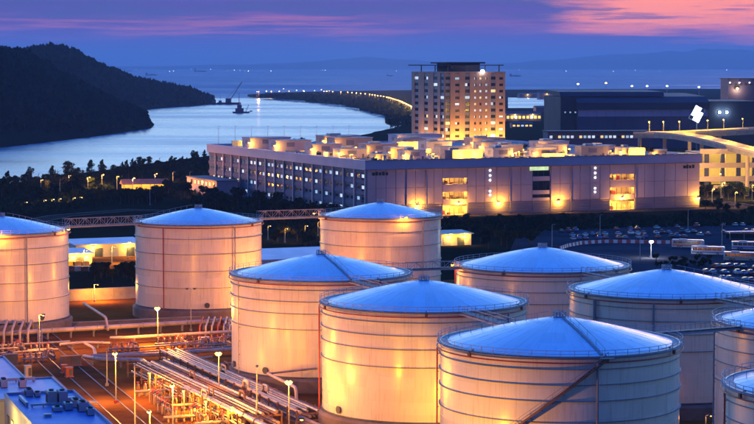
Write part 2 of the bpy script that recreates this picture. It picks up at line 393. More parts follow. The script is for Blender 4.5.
# keep the top face's normal up
if me.polygons[0].normal.z < 0: me.flip_normals()
def sheet(name, pts, m, z):
    poly = [(p[0], p[1]) for p in pts]
    area = sum(a[0] * b[1] - b[0] * a[1] for a, b in zip(poly, poly[1:] + poly[:1]))
    if area < 0: poly = poly[::-1]
    return struct(MB().quad(*[(x, y, z) for x, y in poly]).build(name, m))
def strip(name, path, w, m, z, kerb=0.0):
    path = [Vector((p[0], p[1], 0)) for p in path]; b = MB(); Lf, Rt = [], []
    for i, p in enumerate(path):
        d = (path[min(i + 1, len(path) - 1)] - path[max(i - 1, 0)]).normalized(); nn = Vector((-d.y, d.x, 0))
        Lf.append(p + nn * w / 2); Rt.append(p - nn * w / 2)
    for i in range(len(path) - 1):
        b.quad((Rt[i].x, Rt[i].y, z), (Rt[i + 1].x, Rt[i + 1].y, z), (Lf[i + 1].x, Lf[i + 1].y, z), (Lf[i].x, Lf[i].y, z))
    o = struct(b.build(name, m))
    if kerb:
        for side in (Lf, Rt):
            k = MB()
            for a, c in zip(side, side[1:]): k.bar((a.x, a.y, z + kerb / 2 - .02), (c.x, c.y, z + kerb / 2 - .02), .3, kerb)
            k.build('kerb', conc_dark, o)
    return o, Lf, Rt
# tank yard paving (grid aligned), service road, car and coach park, streets
O = gp(200, 380)
def uv(a, b, z=0.0): return O + U * a + V * b + Vector((0, 0, z))
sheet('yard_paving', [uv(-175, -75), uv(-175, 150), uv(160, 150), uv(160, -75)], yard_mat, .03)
road_mark = mat('road_line_paint', (.62, .58, .50), .6, .15, 1.0)
svc_a, svc_b = gp(60, 360), gp(150, 440)
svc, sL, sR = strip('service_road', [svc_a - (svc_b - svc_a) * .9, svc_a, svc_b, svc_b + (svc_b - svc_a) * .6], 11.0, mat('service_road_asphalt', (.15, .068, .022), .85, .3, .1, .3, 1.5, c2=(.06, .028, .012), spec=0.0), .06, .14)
sheet('parking_lot', [gp(520, 229), gp(800, 224), gp(860, 285), gp(690, 300), gp(500, 272)], lot_mat, .04)
front_road, fL, fR = strip('warehouse_road', [gp(380, 224), gp(450, 216.5), gp(560, 213), gp(700, 209), gp(860, 203)], 9.0, asphalt, .05, .14)
street, tL, tR = strip('street', [gp(700, 199), gp(754, 207), gp(850, 222)], 10.0, asphalt, .08, .14)
for k in range(8):
    a = Vector(gp(704 + k * 9, 199.6 + k * 1.35)); b = Vector(gp(708 + k * 9, 200.2 + k * 1.35))
    MB().bar((a.x, a.y, .1), (b.x, b.y, .1), .25, .012).build('centre_line', road_mark, street)
park_road, pL, pR = strip('park_road', [gp(-40, 236), gp(60, 216), gp(130, 210), gp(200, 212), gp(300, 219)], 12.0, asphalt, .05, .14)
cw_path = [(250, 96.6), (270, 96.0), (300, 95.6), (330, 95.9), (352, 97.0), (375, 99.4), (394, 103.0), (406, 107.0), (418, 113.0), (430, 122.0)]
causeway, cL, cR = strip('causeway_road', [gp(*p) for p in cw_path], 26.0, asphalt, .12)
# harbour basin behind the hotel tower
sheet('basin_water', [gp(508, 108), gp(572, 108), gp(572, 98.5), gp(508, 97.5)], sea_mat, .1)

# ---- headland and ridge across the water
def hill(name, crest, water, ydepth, px0, px1, step, back, seed, m):
    b = MB(); nx = int((px1 - px0) / step) + 1; nt_ = 14
    for i in range(nx):
        px = px0 + i * step
        Nn = gp(px, interp(water, px), SEA_Z - 1.0); Yc = Nn.y + interp(ydepth, px); C = at(px, interp(crest, px), Yc); C.z = max(C.z, SEA_Z + .5)
        B = C + Vector((C.x / C.y * back, back, 0)); B.z = SEA_Z - 1
        for k in range(nt_ * 2 + 1):
            if k <= nt_:
                t = k / nt_; p = Nn.lerp(C, t); s = math.sin(t * math.pi / 2) ** .9; p.z = lerp(Nn.z, C.z, s)
            else:
                t = (k - nt_) / nt_; p = C.lerp(B, t); s = math.cos(t * math.pi / 2) ** 1.2; p.z = lerp(B.z, C.z, s)
            e = math.sin(min(1, k / (nt_ * 2)) * math.pi)
            p.z += fbm(p.x * .008, p.y * .006, seed) * 9 * e * min(1, (C.z + 4) / 40)
            b.v.append(tuple(p))
    w = nt_ * 2 + 1
    for i in range(nx - 1):
        for k in range(w - 1): b.f.append((i * w + k, (i + 1) * w + k, (i + 1) * w + k + 1, i * w + k + 1))
    o = struct(b.build(name, m, smooth=False)); o.data.shade_smooth(); return o, b, w
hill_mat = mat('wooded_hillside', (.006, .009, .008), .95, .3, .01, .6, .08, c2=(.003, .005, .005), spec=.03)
crest_f = [(-120, 66), (-60, 58), (0, 57), (18, 59), (36, 66), (60, 79), (90, 94), (118, 108), (138, 118), (147, 124), (152, 128.6)]
water_f = [(-120, 168), (0, 149), (60, 142), (100, 137), (130, 132.5), (152, 129.2)]
dep_f = [(-120, 700), (60, 560), (120, 300), (152, 40)]
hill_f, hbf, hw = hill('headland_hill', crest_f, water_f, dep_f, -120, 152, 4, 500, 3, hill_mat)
crest_b = [(-140, 60), (-40, 54), (0, 51.5), (6, 52.5), (13, 56), (22, 55), (31, 53.5), (41, 51.8), (49, 50.4), (58, 51.2), (66, 53), (78, 57), (90, 64), (102, 69.5), (117, 75), (130, 80.5), (145, 84.5), (160, 87.5), (176, 90.5), (190, 94), (204, 99), (214, 103)]
water_b = [(-140, 128), (60, 120), (130, 112), (160, 109), (200, 106), (216, 104.6)]
dep_b = [(-140, 900), (60, 800), (150, 420), (216, 60)]
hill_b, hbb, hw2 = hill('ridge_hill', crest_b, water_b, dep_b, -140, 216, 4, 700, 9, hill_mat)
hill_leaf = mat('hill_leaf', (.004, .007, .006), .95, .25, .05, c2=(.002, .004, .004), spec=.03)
def hill_wood(name, b, w, count, size, label):
    r = random.Random(count); o = MB(); nx = len(b.v) // w
    for _ in range(count):
        i = r.randrange(nx - 1); k = r.randrange(1, w - 1)
        if r.random() < .35: k = w // 2 + r.randint(-1, 1)
        q = [Vector(b.v[(i + a) * w + k + c]) for a, c in ((0, 0), (1, 0), (0, 1))]
        p = q[0] + (q[1] - q[0]) * r.random() + (q[2] - q[0]) * r.random()
        if p.z < -1: continue
        h = size * r.uniform(.5, 1.25)
        for j in range(4):
            c = p + Vector((r.uniform(-.5, .5) * h, r.uniform(-.5, .5) * h, r.uniform(-.1, .75) * h)); a = r.uniform(0, 6.28); e = h * r.uniform(.3, .55)
            ax = Vector((math.cos(a), math.sin(a), r.uniform(-.3, .3))) * e; az = Vector((r.uniform(-.3, .3), r.uniform(-.3, .3), 1)) * e
            o.quad(c - ax, c - az * .8, c + ax * .8, c + az)
    t = o.build(name, hill_leaf, kind='stuff'); t['label'] = label; t['category'] = 'woodland'
hill_wood('headland_woodland', hbf, hw, 5200, 9.0, 'dark scrubby woodland covering the steep headland across the water')
hill_wood('ridge_woodland', hbb, hw2, 6500, 10.5, 'dark woodland on the long ridge tapering to the harbour mouth')
# causeway scrub: one mass of bushes between the lit road and the bay
def scrub(name, label, spots, size, m=None):
    r = random.Random(len(spots)); o = MB()
    for p in spots:
        h = size * r.uniform(.5, 1.2)
        for j in range(5):
            c = Vector(p) + Vector((r.uniform(-.6, .6) * h, r.uniform(-.6, .6) * h, r.uniform(.05, .7) * h)); a = r.uniform(0, 6.28); e = h * r.uniform(.25, .5)
            ax = Vector((math.cos(a), math.sin(a), r.uniform(-.3, .3))) * e; az = Vector((r.uniform(-.3, .3), r.uniform(-.3, .3), 1)) * e
            o.quad(c - ax, c - az * .7, c + ax * .8, c + az)
    t = o.build(name, m or leaf, kind='stuff'); t['label'] = label; t['category'] = 'bushes'; return t
sp = []
rs = random.Random(5)
for _ in range(1500):
    t = rs.random(); x = lerp(262, 428, t); y0 = interp([(p[0], p[1]) for p in cw_path], x) + .9
    y1 = interp([(250, 97), (300, 100.2), (345, 105.2), (375, 112.4), (393, 118), (405, 126), (430, 128)], x) - .5
    if y1 > y0: sp.append(gp(x, rs.uniform(y0, y1)))
scrub('causeway_bushes', 'dark low bushes along the bank of the lit causeway', sp, 9.0)

# ---- far islands fading in the haze
def far_range(name, tab, Y, depth, seed):
    b = MB(); pxs = [p for p in range(-100, 860, 6)]; nk = 6
    for px in pxs:
        z = at(px, interp(tab, px), Y).z
        for k in range(nk * 2 + 1):
            t = k / nk - 1; q = at(px, 66, Y + t * depth); h = lerp(z, SEA_Z - 1, abs(t) ** 1.1)
            h += fbm(q.x * .0012, q.y * .0012, seed) * max(0, z) * .16 * (1 - abs(t)) + fbm(q.x * .004, q.y * .004, seed) * max(0, z) * .05 * (1 - abs(t))
            b.v.append((q.x, q.y, max(h, SEA_Z - 2)))
    w = nk * 2 + 1
    for i in range(len(pxs) - 1):
        for k in range(w - 1): b.f.append((i * w + k, (i + 1) * w + k, (i + 1) * w + k + 1, i * w + k + 1))
    o = struct(b.build(name, hill_mat)); o.data.shade_smooth(); return o
far_range('island_mountains', [(-150, 60), (-20, 62), (80, 66.6), (150, 66.2), (250, 64), (300, 62), (340, 59), (368, 56), (388, 57.5), (405, 59), (430, 62), (470, 64), (520, 63), (560, 59), (600, 56), (640, 53), (675, 51), (705, 49), (726, 51), (754, 50), (820, 52), (920, 60)], 52000, 5000, 4)
# ================================================================== storage tanks
def ring_profile(r, z, w, h): return [(r, z - h / 2), (r + w, z - h / 2), (r + w, z + h / 2), (r, z + h / 2)]
TM = {}
def tank_meshes(key, Rr, H, rings, ribs_roof):
    """meshes of one tank size; z = 0 is the ground, the shell stands on a 3 m concrete ring"""
    d = {}; Z0 = 3.0; top = Z0 + H
    d['foundation'] = MB().lathe([(Rr + .9, 0), (Rr + .9, Z0 - .5), (Rr + .35, Z0), (0.1, Z0)], 96).mesh('foundation', conc_dark, True)
    d['skirt_band'] = MB().lathe([(Rr, Z0 + .02), (Rr + .22, Z0 + .02), (Rr + .22, Z0 + .38), (Rr, Z0 + .38)], 96).mesh('skirt_band', dark_steel, True)
    d['shell'] = MB().lathe([(Rr, Z0), (Rr, top), (Rr - .12, top), (Rr - .12, top - 1.6)], 128).mesh('shell', white_paint, True)
    d['rings'] = [MB().lathe(ring_profile(Rr - .02, top - q, .27, .11), 96, closed_prof=True).mesh('wind_girder', ring_steel, True) for q in rings]
    d['top_angle'] = MB().lathe(ring_profile(Rr - .02, top - .25, .30, .42), 96, closed_prof=True).mesh('top_angle', ring_steel, True)
    # walkway round the roof edge
    d['rim_walkway'] = MB().lathe([(Rr - 1.35, top - .28), (Rr + .55, top - .28), (Rr + .55, top - .18), (Rr - 1.35, top - .18)], 96, closed_prof=True).mesh('rim_walkway', ring_steel, True)
    rise = Rr * .205; rr = Rr - 1.25
    prof = [(rr, top - .45), (rr, top - .12)] + [(rr * (1 - t), top - .12 + rise * (1 - (1 - t) ** 1.28)) for t in [k / 10 for k in range(1, 11)]]
    prof[-1] = (.02, prof[-1][1])
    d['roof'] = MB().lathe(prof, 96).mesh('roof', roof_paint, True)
    d['roof_top'] = top - .12 + rise; d['top'] = top
    # lapped roof plates show as thin radial welds
    s = MB()
    for k in range(ribs_roof):
        a = 2 * math.pi * k / ribs_roof
        pr = [(rr * (1 - t), top - .115 + rise * (1 - (1 - t) ** 1.28)) for t in (0.01, .25, .5, .75, .93)]
        for (r0, z0), (r1, z1) in zip(pr, pr[1:]): s.bar((r0 * math.cos(a), r0 * math.sin(a), z0), (r1 * math.cos(a), r1 * math.sin(a), z1), .07, .03)
    d['roof_welds'] = s.mesh('roof_weld', roof_paint)
    # guard rail: posts and two rails (one part)
    s = MB(); np_ = int(2 * math.pi * Rr / 2.2)
    for k in range(np_):
        a = 2 * math.pi * k / np_; x, y = math.cos(a) * (Rr + .45), math.sin(a) * (Rr + .45)
        s.box((x, y, top + .38), (.07, .07, 1.15), a)
    d['rail_posts'] = s.mesh('rail_posts', rail_paint)
    for zz, nm in ((top + .92, 'top_rail'), (top + .40, 'mid_rail')):
        s = MB(); m = 72
        s.tube([(math.cos(2 * math.pi * k / m) * (Rr + .45), math.sin(2 * math.pi * k / m) * (Rr + .45), zz) for k in range(m)], .045, 5, closed=True)
        d[nm] = s.mesh(nm, rail_paint, True)
    # apex platform with its little guard rail and vents
    zt = d['roof_top']; s = MB().lathe([(0.05, zt - .2), (1.1, zt - .25), (1.1, zt + .06), (.05, zt + .06)], 20)
    d['apex_platform'] = s.mesh('apex_platform', ring_steel)
    s = MB()
    for k in range(12):
        a = 2 * math.pi * k / 12; s.box((1.05 * math.cos(a), 1.05 * math.sin(a), zt + .4), (.06, .06, .8), a)
    for q in (.4, .8): s.tube([(1.05 * math.cos(2 * math.pi * k / 20), 1.05 * math.sin(2 * math.pi * k / 20), zt + q) for k in range(20)], .045, 5, closed=True)
    d['apex_rail'] = s.mesh('apex_rail', rail_paint)
    s = MB()
    for (x, y, h) in ((-.5, .2, .8), (.45, -.3, .6), (.1, .5, .7)):
        s.tube([(x, y, zt), (x, y, zt + h * .7)], .14, 8); s.lathe([(.05, h * .72), (.3, h * .72), (.26, h * .95), (.05, h)], 10, (x, y, zt))
    d['roof_vent'] = s.mesh('roof_vent', galv)
    # foam ring main under the rim
    m = 96; s = MB().tube([(math.cos(2 * math.pi * k / m) * (Rr + .55), math.sin(2 * math.pi * k / m) * (Rr + .55), top - 1.0) for k in range(m)], .13, 6, closed=True)
    d['foam_ring_pipe'] = s.mesh('foam_ring_pipe', red_paint, True)
    s = MB().box((-.1, 0, top - .6), (.4, .5, .7)).bar((-.1, 0, top - .3), (-1.0, 0, top + .1), .2)
    d['foam_box'] = s.mesh('foam_chamber', rust_steel)
    d['manhole'] = MB().lathe([(.02, .34), (.62, .34), (.62, .0)], 16).lathe([(.05, .42), (.75, .42), (.75, .34), (.05, .34)], 16).mesh('manhole_cover', dark_steel)
    d['Rr'] = Rr; d['Z0'] = Z0; TM[key] = d; return d
tank_meshes('big', 20.0, 21.2, (2.1, 4.6, 7.2, 10.6), 36)
tank_meshes('tall', 17.75, 23.6, (4.0, 8.2, 12.9, 17.5), 32)
PI = math.pi
def on_tank(d, a, r, z): return (math.cos(a) * r, math.sin(a) * r, z)
def make_tank(key, loc, label, a_path=None, risers=(), foam=(), manholes=(), handrail=None, stair=None):
    d = TM[key]; t = thing('storage_tank', label, 'storage tank', loc, 0, 'white oil storage tanks')
    Rr, top, zt = d['Rr'], d['top'], d['roof_top']
    ob('foundation', d['foundation'], t); sh = ob('shell', d['shell'], t); ob('skirt_band', d['skirt_band'], sh)
    for r_ in d['rings']: ob('wind_girder', r_, sh)
    ob('top_angle', d['top_angle'], sh)
    ob('rim_walkway', d['rim_walkway'], t); rf = ob('roof', d['roof'], t); w = ob('roof_weld', d['roof_welds'], rf); w['kind'] = 'stuff'
    g = ob('guard_rail', d['top_rail'], t); ob('mid_rail', d['mid_rail'], g); q = ob('rail_post', d['rail_posts'], g); q['kind'] = 'stuff'
    ap = ob('apex_platform', d['apex_platform'], rf); ob('apex_rail', d['apex_rail'], rf); ob('roof_vent', d['roof_vent'], rf)
    ob('foam_ring_pipe', d['foam_ring_pipe'], t)
    for a in foam: ob('foam_chamber', d['foam_box'], t, on_tank(d, a, Rr + .6, 0), a)
    for a, m_, r_ in risers:
        x, y, _ = on_tank(d, a, Rr + .55, 0); x2, y2, _ = on_tank(d, a, Rr + .25, 0)
        MB().tube([(x, y, .8), (x, y, top - 1.0)], r_, 8).build('riser_pipe', m_, t, True)
        k = MB()
        for z in range(4, int(top), 3): k.bar((x, y, z), (x2, y2, z), .12)
        k.build('pipe_bracket', dark_steel, t, kind='stuff')
    for a in manholes:
        o = ob('manhole_cover', d['manhole'], t, on_tank(d, a, Rr - .02, 4.4)); o.rotation_euler = (PI / 2, 0, a + PI / 2)
    rise = Rr * .205; rr = Rr - 1.25
    def roof_z(f): return top - .12 + rise * (1 - f ** 1.28)
    if a_path is not None:                                   # walkway plate from the rim up to the apex, with its rails
        ca, sa = math.cos(a_path), math.sin(a_path); px, py = -sa, ca
        b = MB(); rl = MB()
        fs = [1.0, .8, .6, .4, .2, .1]
        for f0, f1 in zip(fs, fs[1:]):
            b.bar((ca * rr * f0, sa * rr * f0, roof_z(f0) + .10), (ca * rr * f1, sa * rr * f1, roof_z(f1) + .10), 0.5, .10)
            for sgn in (-.5, .5):
                rl.bar((ca * rr * f0 + px * sgn, sa * rr * f0 + py * sgn, roof_z(f0) + 1.1), (ca * rr * f1 + px * sgn, sa * rr * f1 + py * sgn, roof_z(f1) + 1.1), .06)
                rl.box((ca * rr * f0 + px * sgn, sa * rr * f0 + py * sgn, roof_z(f0) + .58), (.06, .06, 1.1))
        b.build('roof_walkway', ring_steel, rf); rl.build('walkway_rail', rail_paint, rf)
    if handrail is not None:                                 # single rail up the roof slope
        ca, sa = math.cos(handrail), math.sin(handrail); b = MB(); fs = [1 - k * .1 for k in range(10)]
        for f0, f1 in zip(fs, fs[1:]):
            b.bar((ca * rr * f0, sa * rr * f0, roof_z(f0) + 1.0), (ca * rr * f1, sa * rr * f1, roof_z(f1) + 1.0), .07)
            b.box((ca * rr * f0, sa * rr * f0, roof_z(f0) + .5), (.08, .08, 1.0))
        b.build('roof_handrail', rail_paint, rf)
    if stair:
        a0, a1, z1, z0 = stair; n_ = 62; st = MB(); tr = MB(); hr = MB(); pts = []
        for k in range(n_ + 1):
            f = k / n_; a = lerp(a0, a1, f); z = lerp(z1, z0, f); pts.append((a, z))
            x, y, _ = on_tank(d, a, Rr + .95, 0); tr.box((x, y, z), (.95, .30, .05), a)
            if k % 4 == 0:
                x, y, _ = on_tank(d, a, Rr + 1.4, 0); hr.box((x, y, z + .55), (.06, .06, 1.1), a)
                x0, y0, _ = on_tank(d, a, Rr, 0); st.bar((x0, y0, z - .6), (x, y, z - .15), .10)
        for rr_ in (Rr + .48, Rr + 1.42):
            for (aa, za), (ab, zb) in zip(pts, pts[1:]):
                st.bar(on_tank(d, aa, rr_, za), on_tank(d, ab, rr_, zb), .07, .34)
                if rr_ > Rr + 1:
                    hr.bar(on_tank(d, aa, rr_, za + 1.1), on_tank(d, ab, rr_, zb + 1.1), .07); hr.bar(on_tank(d, aa, rr_, za + .6), on_tank(d, ab, rr_, zb + .6), .05)
        s_ = st.build('stair_stringer', rust_steel, t); x = tr.build('stair_tread', galv, s_); x['kind'] = 'stuff'; hr.build('stair_handrail', rail_paint, s_)
        pf = MB(); x, y, _ = on_tank(d, a0, Rr + 1.0, 0); pf.box((x, y, z1 + .02), (1.6, 2.2, .12), a0); pf.build('stair_landing', dark_steel, s_)
    return t
F_ = -PI / 2      # the side of a tank that faces the camera
TA, TB, TC = Vector((30.6, 343, 0)), Vector((9.2, 402, 0)), Vector((-12.5, 458, 0))
TG, TH, TI, TJ = Vector((38.4, 476, 0)), Vector((59.9, 424, 0)), Vector((81.4, 371, 0)), Vector((70.5, 295, 0))
TD, TE, TF = Vector((-50.4, 580, 0)), Vector((1.0, 604, 0)), Vector((-100.3, 548, 0))
make_tank('big', TA, 'wide white tank with an open stair slanting down its front', a_path=F_ + R(16), risers=((F_ - R(88), red_paint, .14), (F_ + R(12), ring_steel, .22)), foam=(F_ + R(16.5), F_ - R(50), F_ + R(60)), handrail=F_ - R(100), stair=(F_ + R(16), F_ - R(58), 23.9, 3.4))
make_tank('big', TB, 'brightly amber-lit tank with a red riser pipe, between two other wide tanks', a_path=None, risers=((F_ - R(87), red_paint, .16), (F_ + R(50), ring_steel, .18)), foam=(F_ - R(70), F_, F_ + R(65)), manholes=(F_ - R(55),), handrail=F_ - R(110))
make_tank('big', TC, 'tank with a dark roof walkway beside the three bright yard lamps', a_path=F_ + R(22), risers=((F_ - R(60), pipe_paint, .1),), foam=(F_ - R(40), F_ + R(40)), manholes=(F_ - R(35), F_ - R(70)))
make_tank('big', TG, 'shaded tank standing in front of the parking lot hedge', risers=((F_ - R(82), red_paint, .14), (F_ + R(20), ring_steel, .18)), foam=(F_ - R(30), F_ + R(50)))
make_tank('big', TH, 'blue shaded tank whose roof peak points at the parked coaches', risers=((F_ - R(52), ring_steel, .35), (F_ - R(15), ring_steel, .2)), foam=(F_ - R(60), F_), handrail=F_ + R(80))
make_tank('big', TI, 'shaded tank cut by the picture edge, reached by a sloping gangway', risers=((F_ - R(86), ring_steel, .16),), foam=(F_ - R(60),), handrail=F_ - R(100))
make_tank('big', TJ, 'orange-lit tank in the lower picture corner, mostly out of view', risers=((F_ - R(86), red_paint, .15),), foam=(F_ - R(70),), handrail=F_ - R(100))
make_tank('tall', TD, 'pink-lit tall tank with two riser pipes beside the small sheds', a_path=None, risers=((F_ - R(27), red_paint, .16), (F_ + R(38), ring_steel, .14)), foam=(F_ + R(60), F_ - R(60)), manholes=(F_ + R(12),), handrail=F_ - R(95))
make_tank('tall', TE, 'pink-lit tall tank with a lamp under its rim, below the long warehouse', a_path=None, risers=((F_ + R(42), ring_steel, .16),), foam=(F_ - R(60),), manholes=(F_ - R(20),), handrail=F_ + R(95))
make_tank('tall', TF, 'tall tank half cut off by the picture edge, under the shoreline trees', a_path=None, risers=((F_ + R(31), ring_steel, .18),), foam=(F_ + R(60),), manholes=(F_ + R(5), F_ + R(45)), handrail=F_ + R(85))

# ---- gangways that link the tank tops
def gangway(p, q, w, label, depth=.0, h=1.15):
    p, q = Vector(p), Vector(q); L_ = (q - p).length; d = (q - p).normalized(); n_ = max(4, int(L_ / 2.0)); side = d.cross(Vector((0, 0, 1))).normalized()
    t = thing('gangway_bridge', label, 'gangway', (p + q) / 2, 0, 'gangways between tank tops')
    c = (p + q) / 2; P, Q = p - c, q - c; up = Vector((0, 0, 1))
    MB().bar(P, Q, w, .14).build('deck', dark_steel, t)
    for sg in (-1, 1):
        o = side * sg * w / 2; r_ = MB()
        r_.bar(P + o + up * h, Q + o + up * h, .09); r_.bar(P + o - up * .35, Q + o - up * .35, .14, .3)
        rl = r_.build('side_rail', rail_paint, t); x = MB()
        for k in range(n_ + 1):
            a = P.lerp(Q, k / n_) + o; x.bar(a - up * .3, a + up * h, .08)
            if k < n_ and depth:
                b = P.lerp(Q, (k + 1) / n_) + o
                x.bar(a + up * (h if k % 2 else -.3), b + up * (-.3 if k % 2 else h), .08)
        x.build('truss_lattice' if depth else 'baluster', rail_paint, rl, kind='stuff')
    return t
def rim(T, Rr, towards, z):
    d = (towards - T); d.z = 0; d.normalize(); return T + d * (Rr + .3) + Vector((0, 0, z))
gangway(rim(TF, 17.75, TD, 26.6), rim(TD, 17.75, TF, 26.6), 1.6, 'long lattice gangway spanning above the small sheds', 1, 2.0)
gangway(rim(TD, 17.75, TE, 26.6), rim(TE, 17.75, TD, 26.6), 1.6, 'lattice gangway in front of the dark trees and orange-lit leaves', 1, 2.0)
gangway(rim(TC, 20, TB, 24.15), rim(TB, 20, TC, 24.15), 1.8, 'grey gangway from the walkway-roofed tank to the amber tank', 0)
gangway(rim(TB, 20, TA, 24.15), rim(TA, 20, TB, 24.15), 1.8, 'grey gangway from the amber tank to the tank with the stair', 0)
gangway(rim(TC, 20, TG, 24.15), rim(TG, 20, TC, 24.15), 1.5, 'level gangway crossing just below the pink tall tank', 1, 1.4)
gangway(rim(TA, 20, TI, 24.15), rim(TI, 20, TA, 24.15), 1.6, 'long gangway slanting from the stair tank to the picture edge', 0)
gangway(rim(TG, 20, TH, 24.15), rim(TH, 20, TG, 24.15), 1.5, 'short gangway linking two shaded blue tanks by the parking lot', 0)
gangway(rim(TH, 20, TI, 24.15), rim(TI, 20, TH, 24.15), 1.5, 'short gangway between two shaded tanks at the picture edge', 0)
# ================================================================== the lamp-lit pipe yard
def fillet(pts, r):
    pts = [Vector(p) for p in pts]; out = [pts[0]]
    for a, b, c in zip(pts, pts[1:], pts[2:]):
        k = min(r, (a - b).length * .45, (c - b).length * .45); p, q = b + (a - b).normalized() * k, b + (c - b).normalized() * k
        for i in range(6):
            t = i / 5; out.append(p * (1 - t) ** 2 + b * 2 * t * (1 - t) + q * t * t)
    return out + [pts[-1]]
def lamp_post(base, h, label, power=12000.0, lit=True, arm=(1, 0), color=SODIUM, bm=None, group='yard lamp posts', foot=None, twin=False, rad=.4, bs=1.0, flood=None, cone=118):
    b = Vector(base); t = thing('lamp_post', label, 'lamp post', b, math.atan2(arm[1], arm[0]), group)
    MB().tube([(0, 0, 0), (0, 0, h * .5), (0, 0, h)], [.16, .12, .08], 8).build('pole', galv, t, True)
    MB().box((0, 0, .3), (.7, .7, .6)).build('footing', red_paint if foot else concrete, t)
    sides = (1, -1) if twin else (1,)
    for s in sides:
        MB().tube(fillet([(0, 0, h - .3), (0, 0, h + .25), (s * 1.1, 0, h + .35)], .4), .06, 6).build('arm', galv, t)
        hd = MB().prism_x([(-.28, h + .18), (.28, h + .18), (.2, h + .45), (-.2, h + .45)], s * 1.0 - .45, s * 1.0 + .45).build('lamp_head', dark_steel, t)
        r_ = (.30 if lit else .22) * bs
        MB().lathe([(.01, -r_ * .7), (r_ * .7, -r_ * .5), (r_, 0), (r_ * .6, r_ * .35), (.01, r_ * .35)], 12, (s * 1.0, 0, h + .12)).build('bulb', (bm or bulb) if lit else glass_dark, hd)
    if lit and power:
        if flood is None: light(t, (1.0, 0, h - .45), power, color, rad)
        else:           # a floodlight aimed at one tank
            l_ = light(t, (1.0, 0, h - .45), power, color, rad, spot=cone)
            w = b + Matrix.Rotation(math.atan2(arm[1], arm[0]), 3, 'Z') @ Vector((1.0, 0, h - .45)); d = Matrix.Rotation(-math.atan2(arm[1], arm[0]), 3, 'Z') @ (Vector(flood) - w)
            l_.rotation_euler = (-d).to_track_quat('Z', 'Y').to_euler()
    return t
K = 1400.0
lamp_post(gp(158, 346), 9.5, 'lit lamp post in front of the pink tall tank, beside the long pale pipe', 44 * K, arm=(0, -1), bs=2.5)
lamp_post(gp(219, 403), 10.4, 'lit lamp post beside the base of the walkway-roofed tank', 7.5 * K, arm=(0, -1), bs=2.5)
lamp_post(gp(289, 434), 10.0, 'lit lamp post between the walkway-roofed tank and the amber tank', 8 * K, arm=(0, -1), bs=2.5)
lamp_post(gp(116, 403), 10.4, 'lit lamp post with a red foot on the service road', 24 * K, arm=(0, -1), foot=True, bs=1.8)
lamp_post(gp(173, 432), 9.0, 'lit lamp post standing over the pipe rack', 15 * K, arm=(0, -1), bs=1.8)
lamp_post(gp(150, 440), 5.4, 'short lit lamp beside the service road kerb', 8 * K, arm=(0, -1), bs=1.5)
lamp_post(Vector((16.0, 371, 0)), 8.0, 'lamp post hidden between the amber tank and the stair tank', 9 * K, arm=(-1, 0), color=AMBER, flood=(6, 385, 7))
lamp_post(Vector((3.5, 316, 0)), 9.0, 'lamp post lighting the foot of the stair tank', 17 * K, arm=(1, 0), color=AMBER, flood=(18, 330, 9))
lamp_post(Vector((-14, 352, 0)), 9.0, 'lamp post in the pipe yard in front of the amber tank', 21 * K, arm=(1, 0), color=AMBER, flood=(-5, 388, 11), cone=68)
lamp_post(Vector((50, 272, 0)), 7.0, 'lamp post lighting the tank in the lower picture corner', 7 * K, arm=(1, 0), flood=(64, 282, 9))
lamp_post(Vector((-128, 505, 0)), 9.5, 'lamp post in the yard beside the half cut off tank', 12 * K, arm=(1, 0))
lamp_post(Vector((-82, 497, 0)), 9.5, 'lamp post by the looping pipes below the half cut off tank', 12 * K, arm=(1, 0), lit=True, bs=.6)
lamp_post(Vector((-25, 562, 0)), 9.5, 'lamp post between the two pink tall tanks', 24 * K, arm=(1, 0), bs=.6)
lamp_post(Vector((22, 520, 0)), 9.5, 'lamp post behind the amber tank lighting the tall one', 24 * K, arm=(-1, 0), flood=(4, 588, 10))
lamp_post(Vector((-84, 609, 0)), 5.0, 'lamp post lighting the orange bund wall', 9 * K, arm=(1, 0), bs=.5)
lamp_post(Vector((62, 385, 0)), 4.0, 'low lamp in the dark gap between the shaded tanks', .35 * K, arm=(1, 0), bs=.5)
lamp_post(gp(191, 331), 11.0, 'unlit twin-headed mast in front of the pink tall tank', 0, False, arm=(1, 0), twin=True)
lamp_post(gp(135, 432), 12.5, 'unlit slim mast rising from the pipe rack', 0, False, arm=(0, 1))
lamp_post(gp(257, 430), 12.0, 'unlit slim mast in front of the walkway-roofed tank', 0, False, arm=(0, 1))
lamp_post(gp(107, 386), 7.5, 'unlit short mast at the service road edge', 0, False, arm=(0, 1))
for i, (x, y) in enumerate(((184, 411), (206, 422), (232, 428), (150, 392))):
    lamp_post(gp(x, y), 4.2, '%s low lamp among the pipe rack valves, from the service road end' % nth((2, 3, 4, 1)[i]), 4.2 * K, arm=(0, -1), bs=1.1, color=(1, .42, .02), group='low rack lamps')
# lamps carried on the tank rims
def rim_lamp(T, Rr, a, top, label, power, h=.45):
    p = T + Vector((math.cos(a) * (Rr + .5), math.sin(a) * (Rr + .5), top))
    t = thing('rim_lamp', label, 'lamp', p, a, 'lamps on the tank rims')
    MB().tube(fillet([(0, 0, -.9), (0, 0, h), (1.3, 0, h)], .4), .07, 6).build('bracket', galv, t)
    hd = MB().box((1.3, 0, h + .05), (.6, .5, .25)).build('lamp_head', dark_steel, t)
    MB().lathe([(.01, -.28), (.3, -.2), (.4, 0), (.01, .02)], 10, (1.3, 0, h - .08)).build('bulb', bulb, hd)
    light(t, (1.7, 0, h - .7), power, SODIUM, .3); return t
rim_lamp(TE, 17.75, F_ + R(22), 26.6, 'bright lamp on the rim of the tall tank below the warehouse', 2200)
rim_lamp(TF, 17.75, F_ + R(8), 26.6, 'bright lamp on the rim of the half cut off tank', 2600)
rim_lamp(TF, 17.75, F_ + R(74), 26.6, 'lamp at the gangway end of the half cut off tank', 900)
